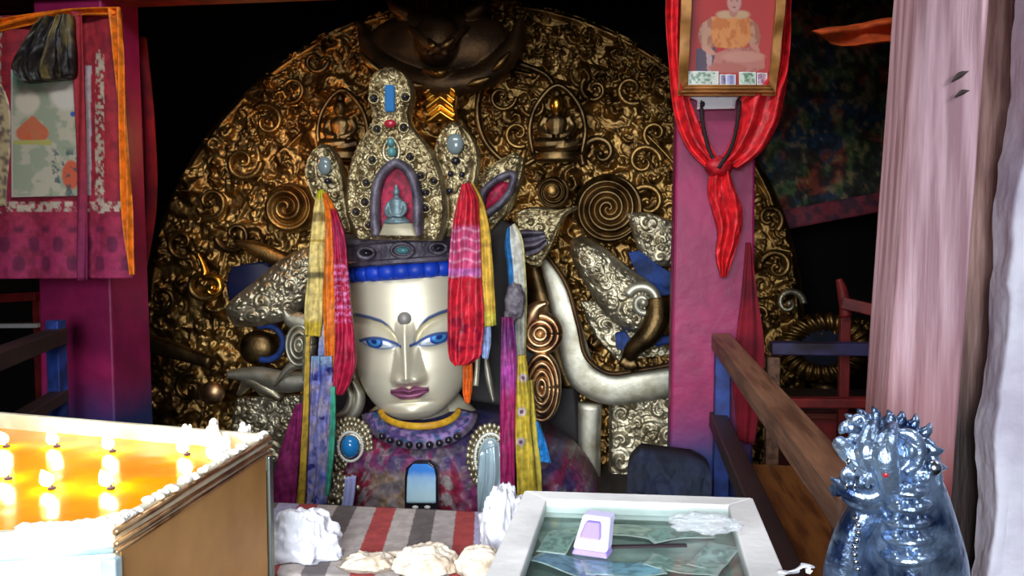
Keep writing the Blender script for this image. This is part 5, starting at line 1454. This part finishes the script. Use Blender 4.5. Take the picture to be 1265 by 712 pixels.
# notes under the glass
nts = [((704, 660), 20, .13, .06, (150, 170, 150), 'pale green banknote lying under the glass at the far side'), ((770, 657), -8, .14, .065, (168, 172, 158), 'greyish banknote under the glass behind the slot'),
       ((838, 662), 24, .13, .06, (140, 160, 150), 'grey-green banknote under the glass below the crumpled plastic'), ((700, 700), -30, .13, .06, (128, 150, 176), 'bluish banknote under the glass near the lilac block'),
       ((770, 706), 12, .14, .065, (150, 186, 206), 'light blue banknote under the glass in front of the slot'), ((845, 704), -18, .13, .06, (160, 180, 170), 'pale banknote under the glass towards the lion side'),
       ((882, 694), 66, .12, .06, (150, 166, 160), 'banknote turned along the inner edge of the pale box'), ((690, 676), 80, .11, .055, (138, 156, 148), 'banknote standing along the inner edge by the white bag')]
for i, ((x, y), rot, a, b, cc, lbn) in enumerate(nts):
    p = PZ(x, y, zt2 - .04) + (0, 0, -.0035 + .0017 * i)
    g = np.linspace(-.5, .5, 24); gy2 = np.linspace(-.5, .5, 14)
    U_, V_ = np.meshgrid(g, gy2)
    cz, sz = math.cos(math.radians(rot)), math.sin(math.radians(rot))
    zz_ = .006 * (.5 + .5 * np.sin(U_ * 5 + i)) * 1.0
    X_ = p[0] + (U_ * a * cz - V_ * b * sz); Y_ = p[1] + (U_ * a * sz + V_ * b * cz)
    nn = fbm(U_ * 12, V_ * 9, i * 3.)
    cl = mix(lin(cc) * 1.35 + 0 * U_[..., None], lin(cc) * .75, sm(.48, .62, nn)); e = np.maximum(np.abs(U_) * 2, np.abs(V_) * 2)
    cl = mix(cl, lin((206, 208, 204)) + 0 * U_[..., None], sm(.86, .92, e))
    top = np.stack([X_, Y_, p[2] + zz_], -1).reshape(-1, 3); bot = top - (0, 0, .0012)
    idx = np.arange(24 * 14).reshape(14, 24); q = np.stack([idx[:-1, :-1], idx[:-1, 1:], idx[1:, 1:], idx[1:, :-1]], -1).reshape(-1, 4)
    bdd = np.concatenate([idx[0, :-1], idx[:-1, -1], idx[-1, :0:-1], idx[:0:-1, 0]]); nb = np.roll(bdd, -1); NN = 24 * 14
    MB().add(np.concatenate([top, bot]), np.concatenate([q, q[:, ::-1] + NN, np.stack([bdd, bdd + NN, nb + NN, nb], -1)]), np.concatenate([cl.reshape(-1, 3)] * 2)).build(
        'banknote', M['vpaint'], label=lbn, cat='banknote', group='banknotes lying inside the donation box')
# lilac block on the glass
bp = PZ(728, 688, zt2 - .008)
kb = thing('lilac_block', 'white and lilac plastic block standing tilted on the glass of the donation box', 'block', bp)
def wedge(x0, x1, y0, y1, z0, z1, lean, par, nm, m):
    v = [(x0, y0, z0), (x1, y0, z0), (x1, y1, z0), (x0, y1, z0), (x0 + .006, y0 + lean, z1), (x1 - .006, y0 + lean, z1), (x1 - .006, y1 + lean, z1), (x0 + .006, y1 + lean, z1)]
    R = np.array(Matrix.Rotation(math.radians(-14), 3, 'Z'))
    v = np.array(v) @ R.T + bp
    return MB().add(v, [(3, 2, 1, 0), (4, 5, 6, 7), (0, 1, 5, 4), (1, 2, 6, 5), (2, 3, 7, 6), (3, 0, 4, 7)], None, False).build(nm, m, par, bevel=.004)
wedge(-.031, .031, 0, .035, .010, .058, .040, kb, 'body', M['palelilac'])
wedge(-.033, .033, -.003, .036, 0.0, .012, .006, kb, 'base', M['lilac'])
wedge(-.019, .019, -.004, .01, .030, .054, .021, kb, 'label_patch', M['lilac'])


def crumple(name, cx, cy, Y, r, m, label, cat, seed, amp=.5, freq=2.2, seg=90, rings=60, sharp=True, base=None, group=None, zmin=None):
    def d(v):
        n = 0
        for o, a in ((1, .5), (2.1, .28), (4.3, .15), (8.5, .07)):
            t = vn(v[:, 0] * freq * o + seed, v[:, 1] * freq * o + 3, v[:, 2] * freq * o + 7)
            n = n + a * (1 - np.abs(2 * t - 1)) if sharp else n + a * t
        return 1 - amp * .55 + amp * n
    p = P(cx, cy, Y) if base is None else base
    mb = MB().ball(p, r, seg, rings, disp=d)
    if zmin is not None: mb.v[0][:, 2] = np.maximum(mb.v[0][:, 2], zmin + .0005 * mb.v[0][:, 0])
    return mb.build(name, m, label=label, cat=cat, group=group)


pc = PZ(870, 647, zt2 + .012)
crumple('crumpled_plastic', 0, 0, 0, (.055, .03, .014), M['crystal'], 'crumpled clear plastic wrapper lying on the glass of the donation box', 'wrapper', 5, .9, 2.6, base=pc)
cu = [PZ(962, 706, 1.052), PZ(975, 708, 1.054), PZ(984, 704, 1.07), PZ(992, 699, 1.078), PZ(1000, 702, 1.068), PZ(998, 709, 1.06)]
MB().sweep(cu, [.006, .009, .009, .008, .008, .004], [.002] * 6, n=40, seg=10, nrm=(0, 0, 1)).build('ribbon_curl', M['white_plastic'], label='curled white ribbon end poking over the donation box edge beside the lion', cat='ribbon')

# ------------------------------------------------------------------ striped cloth on its table
zt3 = .60
x0, x1, y0, y1 = -1.34, -.33, 2.41, 3.03
tb_ = thing('offering_table', 'low table under the striped cloth in front of the statue', 'table', ((x0 + x1) / 2, (y0 + y1) / 2, 0))
MB().box(((x0 + x1) / 2, (y0 + y1) / 2, zt3 - .03), (x1 - x0, y1 - y0, .05)).build('tabletop', M['darkwood'], tb_, bevel=.004)
for a in (x0 + .04, x1 - .04):
    for b in (y0 + .04, y1 - .04):
        MB().box((a, b, (zt3 - .055) / 2), (.06, .06, zt3 - .055)).build('leg', M['darkwood'], tb_, bevel=.004)
nu_, nv_ = 240, 90
U_, V_ = np.meshgrid(np.linspace(0, 1, nu_), np.linspace(0, 1, nv_))
X_ = x0 + (x1 - x0) * U_; D_ = V_ * (y1 - y0 + .30); Y_ = y1 + .004 - D_
xl_, xr_ = PZ(320, 628, zt3)[0], PZ(640, 634, zt3)[0]
s_ = 320 + 320 * (X_ + .169 * (Y_ - y1) - xl_) / (xr_ - xl_)      # stripe coordinate along the far edge
cols = [(160, 62, 62), (172, 161, 156), (98, 90, 90), (166, 156, 153)]
ph_ = (s_ - 364.5) / 25.0
ii = np.floor(ph_).astype(int) % 4
cc = np.array([lin(c) for c in cols])[ii]
ed = (s_ < 364.5) | (s_ > 584)
cc = np.where(((s_ < 364.5) & (s_ > 338) | (s_ > 588))[..., None], lin((166, 160, 190)), cc)
cc = cc * (.92 + .16 * fbm(X_ * 60, Y_ * 22, 4.))[..., None]
over = np.maximum(D_ - (y1 - y0) - .016, 0); zz_ = zt3 + .003 + .003 * fbm(X_ * 12, Y_ * 12, 2.) - over
Y_ = np.maximum(Y_, y0 - .012) - .05 * over * (1 + np.sin(X_ * 30))
top = np.stack([X_, Y_, zz_], -1).reshape(-1, 3); bot = top + np.where(over.reshape(-1, 1) > 0, np.array([0, .0035, 0]), np.array([0, 0, -.0035]))
idx = np.arange(nu_ * nv_).reshape(nv_, nu_); q = np.stack([idx[:-1, :-1], idx[1:, :-1], idx[1:, 1:], idx[:-1, 1:]], -1).reshape(-1, 4)
bdd = np.concatenate([idx[0, :-1], idx[:-1, -1], idx[-1, :0:-1], idx[:0:-1, 0]]); nb = np.roll(bdd, -1); NN = nu_ * nv_
MB().add(np.concatenate([top, bot]), np.concatenate([q, q[:, ::-1] + NN, np.stack([bdd, nb, nb + NN, bdd + NN], -1)]), np.concatenate([cc.reshape(-1, 3)] * 2)).build(
    'striped_cloth', M['vcloth'], label='red, grey and dark striped woven cloth spread in front of the statue', cat='cloth')
crumple('plastic_bag', 374, 690, 2.55, (.104, .08, .125), M['white_plastic'], 'crumpled white plastic bag on the striped cloth beside the butter lamp box', 'bag', 11, 1.0, 1.4, zmin=zt3 + .008)
crumple('plastic_bag', 622, 664, 2.76, (.066, .09, .14), M['white_plastic'], 'tall white plastic bag squeezed between the striped cloth and the donation box', 'bag', 23, .9, 1.7, zmin=zt3 + .008)
bg = 'cream plastic bags along the front of the striped cloth'
for i, (x, y, r, lbn) in enumerate(((456, 708, (.08, .07, .055), 'cream plastic bag next to the crumpled white bag'), (526, 704, (.09, .075, .068), 'widest cream plastic bag, in the middle of the front row on the striped cloth'),
                                    (594, 704, (.07, .065, .06), 'cream plastic bag in the front row nearest the donation box'))):
    crumple('plastic_bag', x, y, 2.5, r, M['cream_plastic'], lbn, 'bag', 31 + i * 9, .6, 1.9, group=bg, zmin=zt3 + .008)
crumple('wrapped_sweet', 488, 690, 2.58, (.026, .02, .02), M['cream_plastic'], 'small cream wrapped bundle lying between two cream bags', 'bundle', 77, .8, 1.8, zmin=zt3 + .008)

# ------------------------------------------------------------------ metal lion on its post
YL = 1.5
lx_ = P(1114, 600, YL)[0]
ps = thing('wooden_stand', 'dark wooden post stand carrying the blue-grey metal lion', 'stand', (lx_, YL, 0))
MB().box((lx_, YL, .44), (.15, .15, .88)).build('post', M['darkwood'], ps, bevel=.006)
MB().box((lx_, YL, .895), (.19, .17, .03)).build('cap', M['darkwood'], ps, bevel=.006)
ln = thing('metal_lion', 'seated blue-grey metal guardian lion with curled mane and open jaws', 'statue', (lx_, YL, .91))
K = YL / FPX
def LP(x, y, d=0.0): return P(x, y, YL + d)
L_ = MB()
zb_ = .915
# trunk, haunch and legs
L_.sweep([(lx_ + .012, YL + .03, zb_), LP(1122, 704, .02), LP(1124, 660, .0), LP(1122, 618, -.005), LP(1112, 575, -.01)], [.095, .095, .078, .062, .05], [.07, .07, .066, .06, .05], n=40, seg=28)
L_.sweep([(lx_ - .085, YL - .02, zb_), LP(1040, 700, -.02), LP(1050, 664, -.025), LP(1072, 626, -.02)], [.03, .028, .026, .028], n=24, seg=16)
L_.ball((lx_ - .085, YL - .045, zb_ + .012), (.034, .036, .016), 16, 10)
L_.sweep([(lx_ + .02, YL - .055, zb_), LP(1124, 712, -.055), LP(1122, 660, -.05), LP(1116, 624, -.04)], [.03, .03, .032, .032], n=24, seg=16)
L_.ball((lx_ + .022, YL - .068, zb_ + .012), (.034, .034, .016), 16, 10)
# chest plates, each a lipped fold
for y, w in ((604, 20), (623, 24), (643, 27), (664, 28), (687, 30)):
    L_.sweep([LP(1122 - w, y - 3, -.05), LP(1110, y + 4, -.078), LP(1124, y + 5, -.086), LP(1122 + w, y - 1, -.055)], [.006, .010, .010, .006], [.01, .016, .016, .01], n=20, seg=12)
    for k_ in (-.5, 0, .5): L_.ball(LP(1120 + w * k_, y - 3, -.085), (.006, .008, .006), 10, 8)
# head with rolled snout and hooked lower jaw
L_.ball(LP(1104, 566, -.01), (.056, .06, .056), 30, 20)
L_.sweep([LP(1104, 556, -.03), LP(1080, 562, -.045), LP(1062, 566, -.045)], [.04, .032, .022], [.042, .034, .024], n=20, seg=16)
L_.sweep([LP(1034, 545, -.05), LP(1046, 556, -.066), LP(1060, 572, -.074), LP(1072, 586, -.078), (LP(1086, 596, -.076)), LP(1086, 608, -.074), LP(1072, 614, -.072), LP(1056, 611, -.068), LP(1040, 602, -.06), LP(1026, 590, -.05)], [.011, .016, .015, .013, .012, .012, .013, .014, .011, .003], n=60, seg=12)
L_.sweep([LP(1064, 606, -.05), LP(1046, 598, -.056), LP(1032, 606, -.05), LP(1026, 600, -.05)], [.018, .015, .010, .003], n=24, seg=12)
L_.sweep([LP(1098, 612, -.03), LP(1082, 616, -.045), LP(1060, 618, -.045), LP(1040, 612, -.04)], [.028, .024, .018, .006], n=24, seg=14)
L_.sweep([LP(1074, 584, -.075), LP(1070, 560, -.085), LP(1074, 536, -.07), LP(1080, 520, -.05)], [.010, .016, .013, .006], n=20, seg=12)
L_.sweep([LP(1104, 628, -.06), LP(1098, 596, -.088), LP(1092, 562, -.092), LP(1098, 536, -.07), LP(1106, 524, -.05)], [.012, .018, .021, .015, .006], n=26, seg=14)
L_.sweep([LP(1108, 534, -.066), LP(1126, 538, -.07), LP(1136, 556, -.07), LP(1132, 574, -.07), LP(1118, 584, -.07)], [.006, .010, .011, .009, .005], n=30, seg=12)
L_.sweep([LP(1118, 548, -.07), LP(1126, 556, -.075), LP(1122, 568, -.075)], [.004, .008, .004], n=14, seg=10)
def lcurl(x, y, r, d, a, st, dr=1, tn=1.15):
    n = 30; t = np.linspace(0, 1, n); rr = r * (1 - .85 * t); th = st + dr * t * tn * 6.283
    L_.sweep(P(x + rr * np.cos(th), y + rr * np.sin(th), YL + d - .012 * t), a * np.linspace(1, .5, n), seg=10)
for q in ((1048, 530, 9, -.04, .006, 2.5, 1), (1062, 522, 9, -.05, .006, 3, 1), (1056, 542, 8, -.06, .005, 1, 1), (1050, 586, 9, -.07, .006, 2, 1), (1066, 596, 7, -.085, .004, 1, -1), (1142, 590, 10, -.06, .006, 2, 1), (1140, 606, 9, -.05, .006, 1, -1)):
    lcurl(*q)
# mane: pointed locks sweeping up and back from the brow, then down the back
g = np.random.default_rng(44)
for (x, y, ln_, an, d) in ((1056, 530, 22, -2.2, -.03), (1066, 526, 22, -1.9, -.03), (1078, 522, 20, -1.6, -.03), (1094, 526, 20, -1.4, -.02), (1106, 526, 20, -1.2, -.02), (1120, 530, 22, -1.0, -.02),
                           (1134, 538, 22, -.8, -.02), (1144, 550, 24, -.5, -.03), (1150, 566, 24, -.2, -.03), (1154, 586, 26, .2, -.03), (1158, 606, 28, .5, -.02), (1162, 630, 30, .8, -.02), (1168, 654, 30, 1.0, -.02),
                           (1172, 680, 32, 1.2, -.02), (1150, 620, 28, .9, -.045), (1154, 648, 30, 1.1, -.045), (1158, 676, 32, 1.3, -.045), (1140, 634, 26, 1.2, -.055), (1146, 664, 28, 1.4, -.055), (1130, 550, 20, -.5, -.05)):
    if x > 1138 or y > 545: an += .75
    c_, s_a = math.cos(an), math.sin(an); k_ = g.uniform(-.35, .35)
    pts = [LP(x - c_ * 14, y - s_a * 14, d + .01), LP(x, y, d), LP(x + c_ * ln_ * .5 - s_a * 4, y + s_a * ln_ * .5 + c_ * 4, d - .008), LP(x + c_ * ln_ + s_a * 3 * k_, y + s_a * ln_ - c_ * 3 * k_, d)]
    L_.sweep(pts, [.012, .0125, .009, .002], [.014, .014, .010, .002], n=20, seg=10)
lbody = L_.build('body', M['lion'], ln, mods=[('REMESH', dict(mode='VOXEL', voxel_size=.0019, use_smooth_shade=True)), ('SMOOTH', dict(iterations=1))])
for x, y in ((1050, 566), (1058, 575), (1066, 584)):
    MB().sweep([LP(x, y, -.08), LP(x - 2, y + 5, -.083), LP(x - 4, y + 10, -.08)], [.004, .0035, .0008], n=6, seg=8).build('tooth', M['lion_hi'], lbody)
for x in (1046, 1056):
    MB().sweep([LP(x, 604, -.074), LP(x, 599, -.077), LP(x, 594, -.075)], [.004, .0035, .0008], n=6, seg=8).build('tooth', M['lion_hi'], lbody)
MB().ball(LP(1094, 586, -.108), .0055, 14, 10).build('eye', M['redgem'], lbody, label='small red eye bead')
MB().ball(LP(1153, 578, -.065), .013, 16, 12).build('knob', M['lion_hi'], lbody, label='bright round knob on the mane')
for i, y in enumerate(range(640, 712, 9)):
    MB().ball(LP(1058 + 2.5 * math.sin(i), y, -.062), .0055, 12, 8).build('chain_bead', M['lion_hi'], lbody)

# ------------------------------------------------------------------ light
def area(name, loc, tgt, sx, sy, e, col, spread=math.pi):
    L = bpy.data.lights.new(name, 'AREA'); L.shape = 'RECTANGLE'; L.size = sx; L.size_y = sy; L.energy = e; L.color = col; L.spread = spread
    o = bpy.data.objects.new(name, L); COL.objects.link(o); o.location = loc
    d = Vector(tgt) - Vector(loc); o.rotation_euler = d.to_track_quat('-Z', 'Y').to_euler()
    return o


area('added_front_daylight', (-.5, -1.3, 1.75), (-.9, 5.0, -.1), 1.8, 1.4, 46, (.88, .94, 1.0), math.radians(60))  # added daylight from behind the camera; no doorway is built
area('added_wall_light', (1.3, 1.55, 2.3), (.84, 1.93, 1.9), .3, .3, 6, (.93, .95, 1.0))  # added to brighten the plaster wall; no window there
area('added_high_daylight', (-1.0, 2.0, 3.95), (-1.1, 4.9, 1.2), 2.2, .9, 120, (.94, .97, 1.0))  # added high front light; no opening is built in the ceiling
lp = bpy.data.lights.new('added_warm_fill', 'POINT'); lp.energy = 7; lp.color = (1, .5, .16); lp.shadow_soft_size = .08  # added warm tint for the upper-left halo; no lamp stands here
lo = bpy.data.objects.new('added_warm_fill', lp); COL.objects.link(lo); lo.location = [float(q) for q in P(318, 170, 5.2)]
wd = bpy.data.worlds.new('world'); S.world = wd; wd.use_nodes = True
wd.node_tree.nodes['Background'].inputs[0].default_value = (.10, .12, .18, 1)
wd.node_tree.nodes['Background'].inputs[1].default_value = .6

vs = S.view_settings
S.display_settings.display_device = 'sRGB'
vs.view_transform = 'Standard'; vs.look = 'None'; vs.gamma = 1.0; vs.exposure = 0.1
try: vs.use_curve_mapping = False
except Exception: pass
try:
    S.cycles.use_denoising = True; S.cycles.max_bounces = 8; S.cycles.sample_clamp_indirect = 6
except Exception: pass
